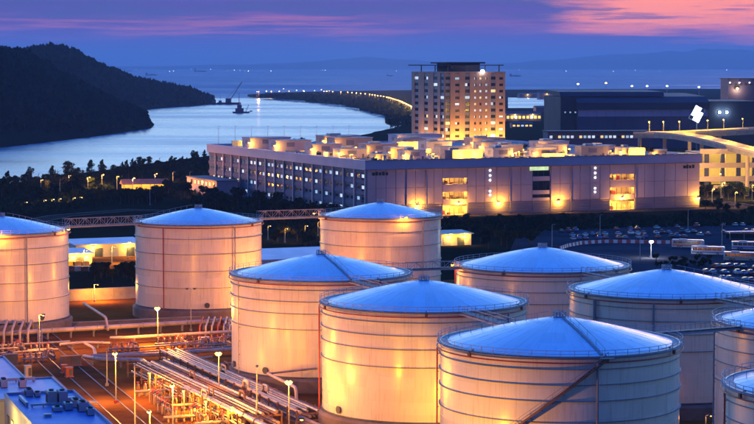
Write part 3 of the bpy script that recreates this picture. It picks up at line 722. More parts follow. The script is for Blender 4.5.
rim_lamp(TE, 17.75, F_ - R(84), 26.6, 'lamp shining down the gangway side of the tall tank below the warehouse', 1500)
rim_lamp(TG, 20, F_ - R(75), 24.2, 'lamp on the shaded tank in front of the hedge', 1100)
for (T, a, n_) in ((TB, -62, 'amber tank, towards the yard'), (TB, -8, 'amber tank, at mid front'), (TA, -60, 'stair tank, towards the amber tank')):
    pass

# ---- pipes
def pipe(name, pts, r, label, m=None, sup=6.0, legs=True, group='pale yard pipes'):
    pts = [Vector(p) for p in pts]; c = pts[0].copy(); c.z = 0
    t = thing(name, label, 'pipe', c, 0, group); P = [p - c for p in pts]
    pb = MB().tube(fillet(P, r * 3.5), r, 12).build('pipe_run', m or pipe_paint, t, True)
    if legs:
        for a, b in zip(P, P[1:]):
            d = b - a; Lh = d.length
            if abs(d.normalized().z) > .5 or Lh < sup: continue
            n_ = int(Lh / sup); dn = d.normalized(); side = Vector((-dn.y, dn.x, 0)).normalized()
            for k in range(n_):
                q = a + d * ((k + .5) / n_); ang = math.atan2(side.y, side.x)
                s = MB().box((q.x, q.y, (q.z - r) / 2), (r * 1.3, .35, q.z - r), ang); s.box((q.x, q.y, q.z - r), (r * 2.4, .4, .18), ang)
                s.build('pipe_support', concrete, t)
                fl = MB(); fl.tube([q + dn * 1.2 - dn * .12, q + dn * 1.2 + dn * .12], r * 1.25, 12); fl.build('flange', pipe_lag, pb)
    return t
def G(x, y, z): p = gp(x, y); p.z = z; return p
pipe('pipeline', [G(-20, 344, 2.2), G(36, 340, 2.2), G(236, 328, 2.2)], .62, 'thick pale pipeline running straight below the two pink tanks')
pipe('pipeline', [G(110, 345, 1.8), G(122, 345, 1.8), G(240, 338, 1.8)], .42, 'thinner pipeline in front of the thick straight one')
pipe('pipeline', [G(60, 351, 1.6), G(85, 349, 1.6), G(110, 347, .9)], .4, 'short pipe bending down beside the looping pipes')
pipe('pipeline', [G(84, 320, 4.6), G(106, 335, 4.6), G(108, 337, 1.9)], .34, 'slanting pipe ending in a downward elbow by the tall tanks', legs=False)
pipe('pipeline', [G(85, 353, 2.4), G(94, 358, 2.4), G(96, 361, .8)], .32, 'small slanting pipe dropping to the ground by the red valves', legs=False)
pipe('pipeline', [G(84, 364, 1.8), G(100, 367, 1.8), G(142, 368, 1.8), G(158, 377, 1.6), G(200, 399, 1.6)], .5, 'pale pipeline curving into the diagonal pipe rack', pipe_lag)
pipe('pipeline', [G(92, 361, 1.2), G(150, 360, 1.2), G(232, 354, 1.2)], .5, 'long pale pipe from the red valves towards the walkway-roofed tank')
pipe('pipeline', [G(160, 368, 1.2), G(212, 362, 1.2)], .32, 'short pale pipe behind the bright lamp')
pipe('pipeline', [G(268, 397, 5.0), G(296, 412, 5.0), G(297, 414, 1.0)], .34, 'slanting pipe in front of the walkway-roofed tank', legs=False)
pipe('pipeline', [G(268, 397, 5.0), G(330, 392, 5.4)], .22, 'thin level pipe crossing in front of the walkway-roofed tank', legs=False)
for i in range(4):                            # hoops at the foot of the half cut off tank
    x = 4 + i * 8
    pipe('looped_pipe', [G(x, 345, .2), G(x, 345, 3.6), G(x + 4, 337, 4.4), G(x + 5, 335, .8)], .3, nth(i + 1) + ' hooped pipe from the picture edge, at the half cut off tank', legs=False, group='hooped pipes')
for i in range(6):                            # hoops at the foot of the tall tank
    x = 200 + i * 6
    pipe('looped_pipe', [G(x, 338, .2), G(x, 338, 3.0), G(x + 3, 331, 3.8), G(x + 4, 328, .8)], .24, nth(i + 1) + ' hooped pipe along the pink tank with two risers', pipe_paint if i % 3 else red_paint, legs=False, group='hooped pipes')

# ---- diagonal pipe rack
def pipe_rack(A, B, width, n_p, zs, label, seed, mats):
    r_ = random.Random(seed); A, B = Vector(A), Vector(B); d = (B - A).normalized(); Lr = (B - A).length; rz = math.atan2(d.y, d.x)
    t = thing('pipe_rack', label, 'pipe rack', A, rz, 'pipe racks')
    for k in range(int(Lr / 5.5) + 1):
        f = MB(); x = k * 5.5
        for y in (0, width): f.bar((x, y, 0), (x, y, zs[-1] + .3), .28)
        for z in zs: f.bar((x, -.3, z - .45), (x, width + .3, z - .45), .22, .3)
        f.build('support_frame', rust_steel, t)
    for z in zs:
        for i in range(n_p):
            y = width * (i + .5) / n_p; rad = r_.choice((.16, .2, .26, .34)); x0, x1 = r_.uniform(-3, 4), Lr - r_.uniform(-2, 6)
            pts = [(x0, y, .4 if r_.random() < .4 else z), (x0 + 1.5, y, z)] if r_.random() < .5 else [(x0, y, z)]
            if r_.random() < .5:
                xm = r_.uniform(.25, .75) * Lr; pts += [(xm, y, z), (xm, y, z + 1.5), (xm + 3, y, z + 1.5), (xm + 3, y, z)]
            pts += [(x1, y, z)]
            MB().tube(fillet(pts, rad * 3), rad, 8).build('pipe', r_.choice(mats), t, True)
    return t
pm = [pipe_paint, pipe_lag, pipe_paint, rust_steel, pipe_lag]
pipe_rack(gp(128, 377), gp(128, 377) + U * 78, 9.0, 8, (1.4, 3.4), 'diagonal pipe rack crowded with pale pipes beside the service road', 3, pm)
pipe_rack(gp(160, 362), gp(160, 362) + U * 95, 6.0, 6, (1.2, 2.6), 'second diagonal pipe rack nearer the round tanks', 8, pm)
pipe('pipeline', [gp(186, 402) + Vector((0, 0, 3.0)), gp(186, 402) + U * 60 + Vector((0, 0, 3.0))], .55, 'bright thick pipe on the tank side of the diagonal racks', pipe_lag)
# ---- valve manifolds: header, branches, valves, handwheels
def manifold_proto(label, loc, rz):
    t = thing('valve_manifold', label, 'valve manifold', loc, rz, 'valve manifolds')
    MB().tube([(-3.4, 0, 1.1), (3.4, 0, 1.1)], .3, 10).build('header_pipe', pipe_lag, t, True)
    for k in range(4):
        x = -2.4 + 1.6 * k
        MB().tube(fillet([(x, 0, 1.1), (x, 0, 2.3), (x, 1.5, 2.3), (x, 1.5, .1)], .4), .16, 8).build('branch_pipe', pipe_paint if k % 2 else rust_steel, t, True)
        v = MB().lathe([(.02, -.3), (.3, -.25), (.36, 0), (.3, .25), (.02, .3)], 10, (x, .75, 2.35)).build('valve_body', red_paint if k % 2 else dark_steel, t)
        MB().tube([(x + .32 * math.cos(a * PI / 5), .75 + .32 * math.sin(a * PI / 5), 3.0) for a in range(10)], .045, 5, closed=True).bar((x, .75, 2.4), (x, .75, 3.02), .06).build('handwheel', red_paint, v)
        MB().box((x, 0, .4), (.3, .5, .8)).build('plinth', concrete, t)
    return t
mp_ = manifold_proto('valve manifold with red handwheels, first along the pipe rack from the bright lamp', gp(176, 402), GRID)
rr_ = random.Random(21)
spots = [(188, 410), (200, 419), (212, 428), (196, 398), (208, 407), (221, 416), (234, 424), (168, 414), (180, 422), (150, 396), (160, 404), (236, 408), (204, 348), (186, 346), (168, 348)]
for i, (x, y) in enumerate(spots):
    m_ = copy_tree(mp_); m_.location = gp(x, y); m_.rotation_euler = (0, 0, GRID + (PI / 2 if i % 3 == 1 else 0))
    m_['label'] = ('valve manifold below the pink tank with two risers, %s from the round tanks' % nth(i - 11)) if i >= 12 else 'valve manifold with red handwheels, %s along the pipe rack from the bright lamp' % nth(i + 2)
for i, (x, y) in enumerate([(6, 352), (22, 350), (40, 353), (14, 360), (34, 362), (52, 358), (216, 348), (228, 345), (120, 352), (136, 350)]):
    m_ = copy_tree(mp_); m_.location = gp(x, y); m_.rotation_euler = (0, 0, GRID + (PI / 2 if i % 2 else 0)); m_.scale = (.9, .9, .8)
    m_['label'] = '%s small valve manifold counted from the picture edge along the straight pipeline' % nth(sorted(range(10), key=lambda j: [6, 22, 40, 14, 34, 52, 216, 228, 120, 136][j]).index(i) + 1)
for i, (x0, y0, x1, y1, z, r0) in enumerate([(0, 356, 58, 352, .7, .2), (0, 359, 50, 356, .7, .16), (112, 352, 236, 344, .7, .22), (118, 356, 240, 348, .6, .16), (150, 372, 236, 366, .8, .2), (0, 349, 70, 345, .9, .26), (170, 352, 236, 341, 1.6, .18)]):
    pipe('ground_pipe', [G(x0, y0, z), G(x1, y1, z)], r0, '%s thin ground-level pipe among the straight pipelines, counted as they near the tanks' % nth(i + 1), pipe_lag if i % 2 else pipe_paint, 9.0, group='thin ground pipes')
# valve skid with small dark cabinets and red boxes
def cabinet(loc, d, m, label, rz=GRID):
    t = thing('equipment_cabinet', label, 'cabinet', loc, rz, 'yard cabinets')
    MB().box((0, 0, d[2] / 2 + .15), d).build('cabinet_body', m, t); MB().box((0, 0, .075), (d[0] + .3, d[1] + .3, .15)).build('cabinet_base', concrete, t)
    MB().box((d[0] * .2, -d[1] / 2 - .03, d[2] * .55), (d[0] * .45, .06, d[2] * .7)).build('cabinet_door', dark_steel, t)
    MB().box((0, 0, d[2] + .2), (d[0] + .2, d[1] + .2, .1)).build('cabinet_lid', m, t); return t
cabinet(gp(71, 366), (4.6, 1.6, 2.2), rust_steel, 'dark brown cabinet at the head of the service road')
cabinet(gp(69, 377), (1.6, 1.2, 2.0), red_paint, 'red cabinet on the kerb below the dark brown one')
cabinet(gp(64, 373), (1.2, 1.2, 1.7), red_paint, 'smaller red cabinet behind the red kerb cabinet')
cabinet(gp(204, 346), (2.6, 1.4, 2.0), cream, 'cream cabinet with red pipework below the pink tank')
cabinet(gp(28, 378), (1.4, 1.4, 2.6), cream, 'narrow cream cabinet behind the lilac roof')
cabinet(gp(10, 366), (3.4, 1.8, 2.6), dark_steel, 'dark cabinet at the corner of the lilac roof')
# stair over the pipes
def crossover(loc, rz, label):
    t = thing('crossover_stair', label, 'stair', loc, rz, 'stairs over the pipes')
    for s in (-1, 1):
        b = MB()
        for y in (-.5, .5): b.bar((s * 4.2, y, 0), (s * 1.0, y, 3.6), .1, .3)
        b.build('stringer', galv, t)
        for k in range(9): MB().box((s * (4.0 - k * .36), 0, .3 + k * .4), (.32, 1.0, .06)).build('tread', galv, t)
    MB().box((0, 0, 3.6), (2.2, 1.1, .1)).build('platform', dark_steel, t)
    h = MB()
    for y in (-.55, .55):
        h.bar((-4.2, y, 1), (-1, y, 4.6), .06); h.bar((-1, y, 4.6), (1, y, 4.6), .06); h.bar((1, y, 4.6), (4.2, y, 1), .06)
        for x, z in ((-4.2, 0), (-2.6, 1.8), (-1, 3.6), (1, 3.6), (2.6, 1.8), (4.2, 0)): h.bar((x, y, z), (x, y, z + 1), .06)
    h.build('handrail', galv, t)
crossover(gp(40, 343), R(100), 'steel stair crossing the pipes at the half cut off tank')
crossover(gp(230, 336), R(70), 'steel stair crossing the pipes by the walkway-roofed tank')
# bund walls, in cast panels
def bund(A, d, n_p, Lp, h, label, m=None):
    t = thing('bund_wall', label, 'wall', A, math.atan2(d.y, d.x), 'concrete bund walls')
    for k in range(n_p):
        MB().prism_x([(-.9, 0), (.9, 0), (.35, h), (-.35, h)], k * Lp + .03, (k + 1) * Lp - .03).build('wall_panel', m or concrete, t)
    MB().b2(0, n_p * Lp, -.5, .5, h, h + .25).build('coping', concrete, t)
W0 = gp(68, 301)
bund(W0 - V * 70, V, 24, 7.0, 3.2, 'orange-lit bund wall behind the pink tall tanks')
bund(gp(92, 327) - V * 20, V, 11, 7.0, 1.3, 'low bund wall in front of the pink tank with two risers', conc_dark)
bund(gp(232, 392) - U * 10, U, 16, 6.0, 1.2, 'low bund wall between the pipe racks and the round tanks', conc_dark)
# rails / drain edges along the service road
for k, off in enumerate((-2.2, 2.4)):
    d = (svc_b - svc_a).normalized(); n2_ = Vector((-d.y, d.x, 0)); a = svc_a - d * 60 + n2_ * off; b = svc_b + d * 30 + n2_ * off
    struct(MB().bar((a.x, a.y, .1), (b.x, b.y, .1), .3, .1).build('drain_kerb', dark_steel))

# ---- substation with flat blue and lilac roofs
P0 = Vector((-57.5, 387, 0))
sub = thing('substation', 'low flat-roofed substation with a blue roof and a lilac roof behind', 'building', P0, -(PI / 2 - R(18)))   # local x = U, local y = V
def block(x0, x1, y0, y1, h, rm, lip):
    MB().b2(x0, x1, y0, y1, 0, h - .3).build('wall', cream, sub)
    r_ = MB().b2(x0 + .25, x1 - .25, y0 + .25, y1 - .25, h - .3, h - .12).build('roof', rm, sub)
    for (a, b, c, d) in ((x0 - .1, x1 + .1, y0 - .1, y0 + .25), (x0 - .1, x1 + .1, y1 - .25, y1 + .1), (x0 - .1, x0 + .25, y0 + .25, y1 - .25), (x1 - .25, x1 + .1, y0 + .25, y1 - .25)):
        MB().b2(a, b, c, d, h - .3, h + lip).build('parapet', lip_m, r_)
lip_m = mat('parapet_coping', (.40, .36, .42), .6, .1, .5)
block(0, 46, -13, 0, 8.5, blue_roof, .35)
block(-25, -.02, -42, 0, 7.5, lilac_roof, .2)
block(-60, -25.02, -42, -5, 7.2, lilac_roof, .2)
for k in range(7):
    w = MB().b2(4 + k * 5.4, 6.6 + k * 5.4, -13.12, -13.0, 3.6, 5.4).build('window', dark_steel, sub); MB().b2(4.15 + k * 5.4, 6.45 + k * 5.4, -13.16, -13.12, 3.75, 5.25).build('pane', win_warm if k in (1, 2) else glass_dark, w)
for x in (2, 16, 30, 44):  # unseen wall lamps added under the roof edge to light the road orange
    hd = MB().b2(x - .3, x + .3, .12, .9, 5.6, 5.85).build('wall_lamp', dark_steel, sub); MB().lathe([(.02, -.25), (.3, -.1), (.02, .05)], 8, (x, .6, 5.5)).build('bulb', bulb, hd); light(sub, (x, 1.6, 5.0), 3800, SODIUM, .3)
light(sub, (14, -17, 6.0), 2600, (1, .66, .12), .3); light(sub, (32, -17, 6.0), 2600, (1, .66, .12), .3)
def ac_unit(p, d, fans, label, m=None):
    t = thing('rooftop_unit', label, 'air conditioner', sub.matrix_basis @ Vector(p), -(PI / 2 - R(18)), 'rooftop air conditioners on the substation')
    MB().box((0, 0, d[2] / 2 + .15), d).build('casing', m or galv, t)
    for sx_ in (-1, 1): MB().box((sx_ * d[0] * .35, 0, .075), (.2, d[1], .15)).build('skid', dark_steel, t)
    for k in range(fans):
        x = (k - (fans - 1) / 2) * d[0] / fans
        MB().lathe([(.05, 0), (.42, 0), (.5, .22), (.36, .22), (.3, .05)], 14, (x, 0, d[2] + .15)).build('fan', black_rubber, t)
        MB().box((x, -d[1] / 2 - .02, d[2] * .5), (d[0] / fans * .8, .05, d[2] * .7)).build('grille', black_rubber, t)
    return t
bpy.context.view_layer.update()
acs = [((-12, -30, 7.4), (2.6, 1.6, 1.6), 2), ((-12.5, -26, 7.4), (2.6, 1.6, 1.6), 2), ((-16, -11, 7.4), (2.2, 1.3, 1.5), 2), ((-15, -7.5, 7.4), (2.2, 1.3, 1.4), 2), ((-4, -20, 7.4), (1.8, 1.1, .8), 1),
       ((-36, -28, 7.1), (2.4, 1.5, 1.5), 2), ((2.4, -8.8, 8.4), (2.6, 1.3, 1.2), 2), ((3.6, -7.4, 8.4), (1.6, 1.0, .7), 1), ((12.5, -6.2, 8.4), (3.0, 1.6, 2.3), 1), ((12.5, -4.2, 8.4), (3.0, 1.6, 2.2), 1), ((17.5, -2.6, 8.4), (2.2, 1.4, 1.3), 2),
       ((20, -4.4, 8.4), (2.4, 1.4, 1.2), 1), ((22.5, -2.2, 8.4), (2.2, 1.6, 1.6), 2), ((27, -1.6, 8.4), (1.8, 1.2, 1.1), 1), ((21, -6.5, 8.4), (2.0, 1.6, .7), 1)]
for i, (p, d, f) in enumerate(acs):
    on = 'blue roof' if p[0] > 0 else 'lilac roof'; k = i + 1 if p[0] < 0 else i - 5
    ac_unit(p, d, f, '%s air conditioner from the back corner of the %s' % (nth(k), on), galv if i % 3 else lip_m)

for i, (p, L_, zz) in enumerate((((6, -11, 8.4), 9, .5), ((16, -10.5, 8.4), 12, .35), ((-20, -30, 7.4), 14, .4), ((-22, -14, 7.4), 10, .5), ((-48, -24, 7.1), 16, .4))):
    t = thing('roof_duct', '%s low duct from the picture bottom across the substation roofs' % nth((2, 1, 3, 4, 5)[i]), 'duct', sub.matrix_basis @ Vector(p), -(PI / 2 - R(18)) + (PI / 2 if i % 2 else 0), 'ducts on the substation roofs')
    MB().b2(0, L_, -zz / 2, zz / 2, .35, .35 + zz).build('duct_run', galv, t); MB().b2(L_ - zz, L_, -zz / 2, zz / 2, 0, .35).build('duct_drop', galv, t)
    for k in range(int(L_ / 2)): MB().b2(k * 2 + .2, k * 2 + .35, -zz / 2, zz / 2, 0, .35).build('stand', dark_steel, t)
for i, p in enumerate(((9, -2, 8.4), (26, -9, 8.4), (-8, -8, 7.4), (-30, -12, 7.1))):
    t = thing('roof_hatch', '%s small hatch on the substation roofs, from the picture bottom' % nth((2, 1, 3, 4)[i]), 'hatch', sub.matrix_basis @ Vector(p), -(PI / 2 - R(18)), 'hatches on the substation roofs')
    MB().b2(-.6, .6, -.6, .6, 0, .4).build('kerb_frame', lip_m, t); MB().b2(-.66, .66, -.66, .66, .4, .5).build('hatch_lid', galv, t)
# ================================================================== long warehouse
WH = R(23.7); W_O = Vector((-5, 947, 0)); WL, WD, WHt = 180.0, 222.0, 26.6
wh = thing('warehouse', 'very long purple warehouse with a crowded lit rooftop', 'warehouse', W_O, WH)
FR = [0, 10, 20, 30, 39, 52, 61, 74, 86.5, 96, 107, 118, 129, 143, 154, 166, 180]
LOAD = {(39, 52), (129, 143)}; STAIR = {(86.5, 96)}
MB().b2(7, WL - .8, 7, WD, 0, 25.0).build('core', wall_pink, wh)
MB().b2(WL - .8, WL, .5, WD, 0, 25.0).build('end_wall', wall_pink, wh)
rf = MB().b2(.8, WL - .85, .8, WD, 25.02, 25.4).build('roof', roof_grey, wh)
MB().b2(-.9, WL + .9, -.9, .75, 22.2, WHt).build('parapet', lilac, wh); MB().b2(-.9, .75, .76, WD, 22.2, WHt).build('parapet', lilac, wh)
MB().b2(WL - .8, WL + .9, .76, WD, 25.45, WHt).build('parapet', lilac, wh); MB().b2(.76, WL - .82, WD - .8, WD, 25.45, WHt).build('parapet', lilac, wh)
for z0, z1 in ((22.25, 22.6), (26.35, 26.75)): MB().b2(-1.1, WL + 1.05, -1.1, -.92, z0, z1).build('cornice', ring_steel, wh)
def wpanel(x0, x1, z0, z1, m=None): return MB().b2(x0 + .12, x1 - .12, 0, .4, z0 + .06, z1 - .06).build('wall_panel', m or wall_pink, wh)
for x0, x1 in zip(FR, FR[1:]):
    key = (x0, x1)
    MB().b2(x0 - .12, x0 + .12, .1, .6, 0, 22.1).build('panel_joint', base_blue, wh)
    if key in LOAD:
        for z0, z1 in ((5, 7.7), (11, 14.7), (17.5, 22.2)): wpanel(x0, x1, z0, z1)
        for z in (0.1, 7.5, 14.5):
            rec = MB(); rec.b2(x0, x1, .45, 6.9, z - .1, z + .1).b2(x0, x1, 6.4, 6.9, z + .1, z + 4).b2(x0, x0 + .3, .45, 6.4, z + .1, z + 4).b2(x1 - .3, x1, .45, 6.4, z + .1, z + 4)
            rec.build('loading_bay', cream, wh)
            light(wh, ((x0 + x1) / 2 - 2, 3.0, z + 3.3), 1500 if z > 1 else 2600, (1, .50, .08), .4); light(wh, ((x0 + x1) / 2 + 4, 2.2, z + 3.0), 700, (1, .55, .12), .3)
            for k in range(5):
                xx = x0 + 1.4 + k * (x1 - x0 - 2.4) / 4.4
                MB().b2(xx - .1, xx + .1, .3, .5, z + .1, z + 3.4).build('bay_post', rust_steel, wh)
            MB().b2(x0, x1, .25, .35, z + 1.0, z + 1.12).build('bay_rail', rust_steel, wh)
        for k in range(9):
            z = (0.2, 7.6, 14.6)[k % 3]; xx = x0 + 1.5 + rnd.random() * (x1 - x0 - 3); h = rnd.uniform(.9, 2.1)
            o = MB().box((0, 0, h / 2), (1.3, 1.2, h)).build('stacked_goods', rnd.choice((cream, red_paint, rust_steel)))
            o.location = wh.matrix_basis @ Vector((0, 0, 0)) if False else (W_O + Matrix.Rotation(WH, 3, 'Z') @ Vector((xx, 3.2 + rnd.random() * 2, z)))
            o.rotation_euler = (0, 0, WH); tag(o, '%s pallet of goods in the lit loading bays %s' % (nth(k + 1), 'nearer the hotel tower' if x0 < 100 else 'nearer the ramp'), 'pallet', 'goods in the loading bays')
    elif key in STAIR:
        for z0, z1 in ((5.8, 7.2), (8.8, 10.8), (15.2, 17.4), (20.6, 22.2)): wpanel(x0, x1, z0, z1)
        for z0, z1 in ((7.2, 8.8), (10.8, 15.2), (17.4, 20.2)):
            wd_ = MB().b2(x0 + .12, x1 - .12, .3, .5, z0, z1).build('window', dark_steel, wh)
            for q in range(3):
                a = x0 + .4 + q * (x1 - x0 - .6) / 3; MB().b2(a, a + (x1 - x0) / 3 - .5, .2, .3, z0 + .2, z1 - .2).build('pane', glass_dark, wd_)
        MB().b2(x0 - 1.5, x1 - 1, -.3, -.05, 20.3, 22.0).build('lit_sign_panel', emit('green_sign', (.72, 1.0, .45), .9), wh)
    else:
        xm = (x0 + x1) / 2
        for a_, b_ in ((x0, xm), (xm, x1)): wpanel(a_, b_, 5.8, 13.6); wpanel(a_, b_, 13.6, 22.2)
        if int(x0) % 3 != 1: MB().tube([(x0 + .5, -.12, .4), (x0 + .5, -.12, 22.1)], .13, 6).build('downpipe', base_blue, wh)
    if key not in LOAD:
        for k in range(7): MB().b2(x0 + .1, x1 - .1, -.1 - .12 * (k % 2), .3, .3 + k * .78, .95 + k * .78).build('louvre_band', base_blue, wh)
# vertical strings of white lights
for xx in (61.6 + 2.2, 119.7 + 1.0):
    for z in (20.8, 18.4, 16.2, 11.0, 9.2):
        MB().lathe([(.02, 0), (.42, 0), (.42, .3), (.02, .3)], 10).build('facade_light', bulb_cool, wh, loc=(xx, -.02, z)).rotation_euler = (PI / 2, 0, 0)
# dark blocks standing for black sign lettering high on the wall, in two short rows
for x0_, n_ in ((3.0, 5), (170.5, 4)):
    for k in range(n_): MB().b2(x0_ + k * 1.7, x0_ + k * 1.7 + (1.25 if k else 1.5), -.08, .1, 19.6, 21.0 + .3 * (k % 2)).build('sign_block', black_rubber, wh)
# wall lamps with cones of light
for xx, z in ((47.5, 5.6), (68.5, 5.4), (100.5, 5.2), (136, 6.0), (179.2, 4.8), (26, 5.2)):
    hd = MB().box((xx, -.45, z + .3), (.5, .8, .15)).build('wall_lamp', dark_steel, wh); MB().lathe([(.02, -.3), (.4, -.25), (.5, 0), (.02, .05)], 10, (xx, -.9, z + .12)).build('bulb', bulb, hd)
    light(wh, (xx, -1.6, z - .3), 10000, (1, .46, .03), .3)
# side wall: bays of windows
NB = 17; bw = WD / NB
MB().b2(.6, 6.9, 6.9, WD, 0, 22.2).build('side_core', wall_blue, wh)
wmesh = MB().b2(-.12, 0, -1.6, 1.6, -.95, .95).mesh('window', ring_steel)
pmesh = {k: MB().b2(-.17, -.122, -1.4, 1.4, -.75, .75).mesh('pane', m) for k, m in (('w', win_white), ('c', win_cyan), ('d', glass_dark), ('a', win_warm))}
rw = random.Random(12)
for b_ in range(NB):
    y0 = b_ * bw + .8
    MB().b2(-.35, .6, y0 - .7, y0 + .7, 0, 22.1).build('pilaster', wall_pink if b_ % 2 else lip_m, wh)
    for f_ in range(4):
        z = 3.6 + f_ * 5.2
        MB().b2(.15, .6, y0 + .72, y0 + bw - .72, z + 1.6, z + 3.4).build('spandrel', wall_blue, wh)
        for q in (.29, .71):
            w_ = ob('window', wmesh, wh, (.58, y0 + bw * q, z))
            lit = rw.random(); far_warm = b_ > 12 and f_ < 2
            k = 'a' if far_warm and lit < .5 else ('w' if lit < .09 or (f_ == 3 and lit < .30 and b_ % 5 < 3) else ('c' if lit < .30 else 'd'))
            ob('pane', pmesh[k], w_)
# added block standing in for the warehouse's own orange-lit lower end
ax = thing('lit_end_block', 'small added block standing for the orange-lit lower end of the warehouse', 'building', W_O + Matrix.Rotation(WH, 3, 'Z') @ Vector((-12, 168, 0)), WH)
MB().b2(-2, 10, 0, 50, 0, 8.6).build('wall', wall_pink, ax); MB().b2(-2.4, 10.4, -.4, 50.4, 8.6, 9.2).build('roof', roof_grey, ax)
for k in range(7):
    w_ = MB().b2(-2.1, -2.0, 3 + k * 6.2, 6 + k * 6.2, 5.4, 8).build('window', rust_steel, ax); MB().b2(-2.16, -2.1, 3.3 + k * 6.2, 5.7 + k * 6.2, 5.7, 7.7).build('pane', win_warm if k % 3 else glass_dark, w_)
light(ax, (-10, 10, 6), 6000, SODIUM, .5); light(ax, (-10, 45, 6), 6000, SODIUM, .5)

# ---- rooftop: plant rooms, stair heads, lit screens, lamps
WM = Matrix.Translation(W_O) @ Matrix.Rotation(WH, 4, 'Z')
pr_pink = mat('plant_room_render', (.44, .31, .32), .7, .1, .2); rr2 = random.Random(4); roof_i = 0
def plant_room(x, y, dx, dy, h, m, label, lamp=0, z=25.42):
    t = thing('plant_room', label, 'plant room', WM @ Vector((x, y, z)), WH, 'rooftop plant rooms')
    MB().b2(0, dx, 0, dy, 0, h).build('wall', m, t); MB().b2(-.3, dx + .3, -.3, dy + .3, h, h + .35).build('roof', lip_m, t)
    MB().b2(dx * .3, dx * .3 + min(4.5, dx * .5), -.08, 0, h * .45, h * .85).build('louvre', base_blue, t)
    MB().b2(dx * .82, dx * .82 + 1.1, -.08, 0, .05, 2.2).build('door', dark_steel, t)
    MB().b2(-.08, 0, dy * .3, dy * .6, h * .45, h * .8).build('louvre', base_blue, t)
    if rr2.random() < .6:
        MB().b2(dx * .2, dx * .5, dy * .2, dy * .6, h + .36, h + 1.4).build('roof_box', galv, t)
    if lamp:
        lx = -.9 if lamp > 0 else dx + .9
        hd = MB().b2(lx - .3, lx + .3, -.9, -.3, h * .6, h * .6 + .25).build('lamp_head', dark_steel, t)
        MB().lathe([(.02, -.35), (.5, -.3), (.65, 0), (.02, .05)], 10, (lx, -.6, h * .6 - .05)).build('bulb', bulb, hd)
        light(t, (lx, -1.2, h * .6 - .5), abs(lamp) * 2100, (1, .52, .04), .4)
    return t
# rows run back from the camera; x, y in the warehouse's own metres
items = [(10, 12, 9, 8, 4, 2.4), (24, 10, 12, 9, 6, 2.4), (44, 8, 17, 5, 5.6, 0), (70, 9, 12, 10, 6.4, -3), (92, 8, 13, 7, 6.0, 2.4), (118, 9, 16, 7, 6.5, 0), (140, 8, 10, 7, 5.5, 3), (160, 10, 8, 6, 3.6, 2),
         (6, 46, 16, 9, 5.5, 2.4), (32, 44, 14, 10, 6, 2.4), (58, 42, 18, 9, 6, -2.4), (88, 40, 16, 10, 6.5, 2), (116, 44, 15, 9, 6, -2.4), (144, 44, 15, 9, 5, 2.4),
         (8, 86, 18, 12, 6.5, 2.4), (38, 88, 20, 11, 6, 2), (70, 84, 16, 12, 7, -2.4), (102, 86, 20, 10, 6, 2.4), (136, 86, 20, 12, 6, 2),
         (6, 132, 22, 12, 7, 3), (40, 134, 24, 12, 8, 2.4), (78, 130, 26, 12, 7, -2.4), (120, 132, 22, 12, 6.5, 2),
         (8, 176, 26, 14, 7, 3.4), (52, 178, 24, 14, 7.5, 2.4), (96, 178, 30, 14, 7.5, 2)]
rown = {}
for (x, y, dx, dy, h, lp) in items:
    row = {True: 'front', False: ''}[y < 20] or ('second' if y < 60 else 'third' if y < 100 else 'fourth' if y < 150 else 'rear'); rown[row] = rown.get(row, 0) + 1
    plant_room(x, y, dx * .9, dy * .9, h * .82, rr2.choice((pr_pink, pr_pink, wall_pink, lilac)), '%s plant room from the sea end in the %s row on the warehouse roof' % (nth(rown[row]), row), lp)
for k, (x, y, dx, h) in enumerate(((46, 4, 16, 5.2), (94, 4, 12, 2.6), (142, 4, 9, 4.6), (8, 205, 36, 3.4), (66, 112, 16, 5))):    # lit pale screens
    t = thing('screen_wall', ['broad glowing yellow screen at the front of the warehouse roof', 'low glowing screen beside the green-lit stair', 'glowing yellow screen above the ramp end loading bays', 'long yellow screen at the sea end of the warehouse roof', 'tall yellow screen in the middle of the warehouse roof'][k], 'screen wall', WM @ Vector((x, y, 25.42)), WH, 'lit rooftop screens')
    n_ = int(dx / 3)
    for q in range(n_): MB().b2(q * dx / n_ + .05, (q + 1) * dx / n_ - .05, 0, .3, .3, h).build('panel', cream, t)
    fr = MB()
    for q in range(n_ + 1): fr.b2(q * dx / n_ - .08, q * dx / n_ + .08, .3, .5, 0, h + .1)
    fr.build('frame', galv, t)
    for q in (.25, .75): light(t, (dx * q, -2.2, h * .55), 5200, (1, .56, .03), .5)
rooftop_car_spots = [(4 + k * 4.0, 3.2 if k % 2 else 3.6) for k in range(9)] + [(62 + k * 4.0, 3.4) for k in range(7)] + [(108 + k * 4.4, 3.3) for k in range(3)] + [(122 + k * 4.2, 3.3) for k in range(5)] + [(153 + k * 4.2, 3.4) for k in range(6)]
# small plant scattered between the rooms: cooling boxes, ducts, water tanks
duct_m = mat('duct_sheet', (.40, .36, .38), .5, .15, .5, metal=.2)
def cool_box(t, r_):
    a, b, h = r_.uniform(1.6, 3.4), r_.uniform(1.4, 2.6), r_.uniform(1.2, 2.4)
    MB().b2(0, a, 0, b, .2, h).build('casing', r_.choice((duct_m, lip_m, pr_pink)), t); MB().b2(.1, a - .1, .1, b - .1, 0, .2).build('skid', dark_steel, t)
    MB().lathe([(.05, 0), (.5, 0), (.6, .3), (.4, .3)], 10, (a / 2, b / 2, h)).build('fan', black_rubber, t); MB().b2(.2, a - .2, -.05, 0, .5, h - .3).build('grille', black_rubber, t)
def water_tank(t, r_):
    q = r_.uniform(.9, 1.6); MB().lathe([(q, .6), (q, 2.8), (.05, 3.3)], 16).build('drum', duct_m, t); MB().b2(-q * .8, q * .8, -q * .8, q * .8, 0, .6).build('stand', dark_steel, t)
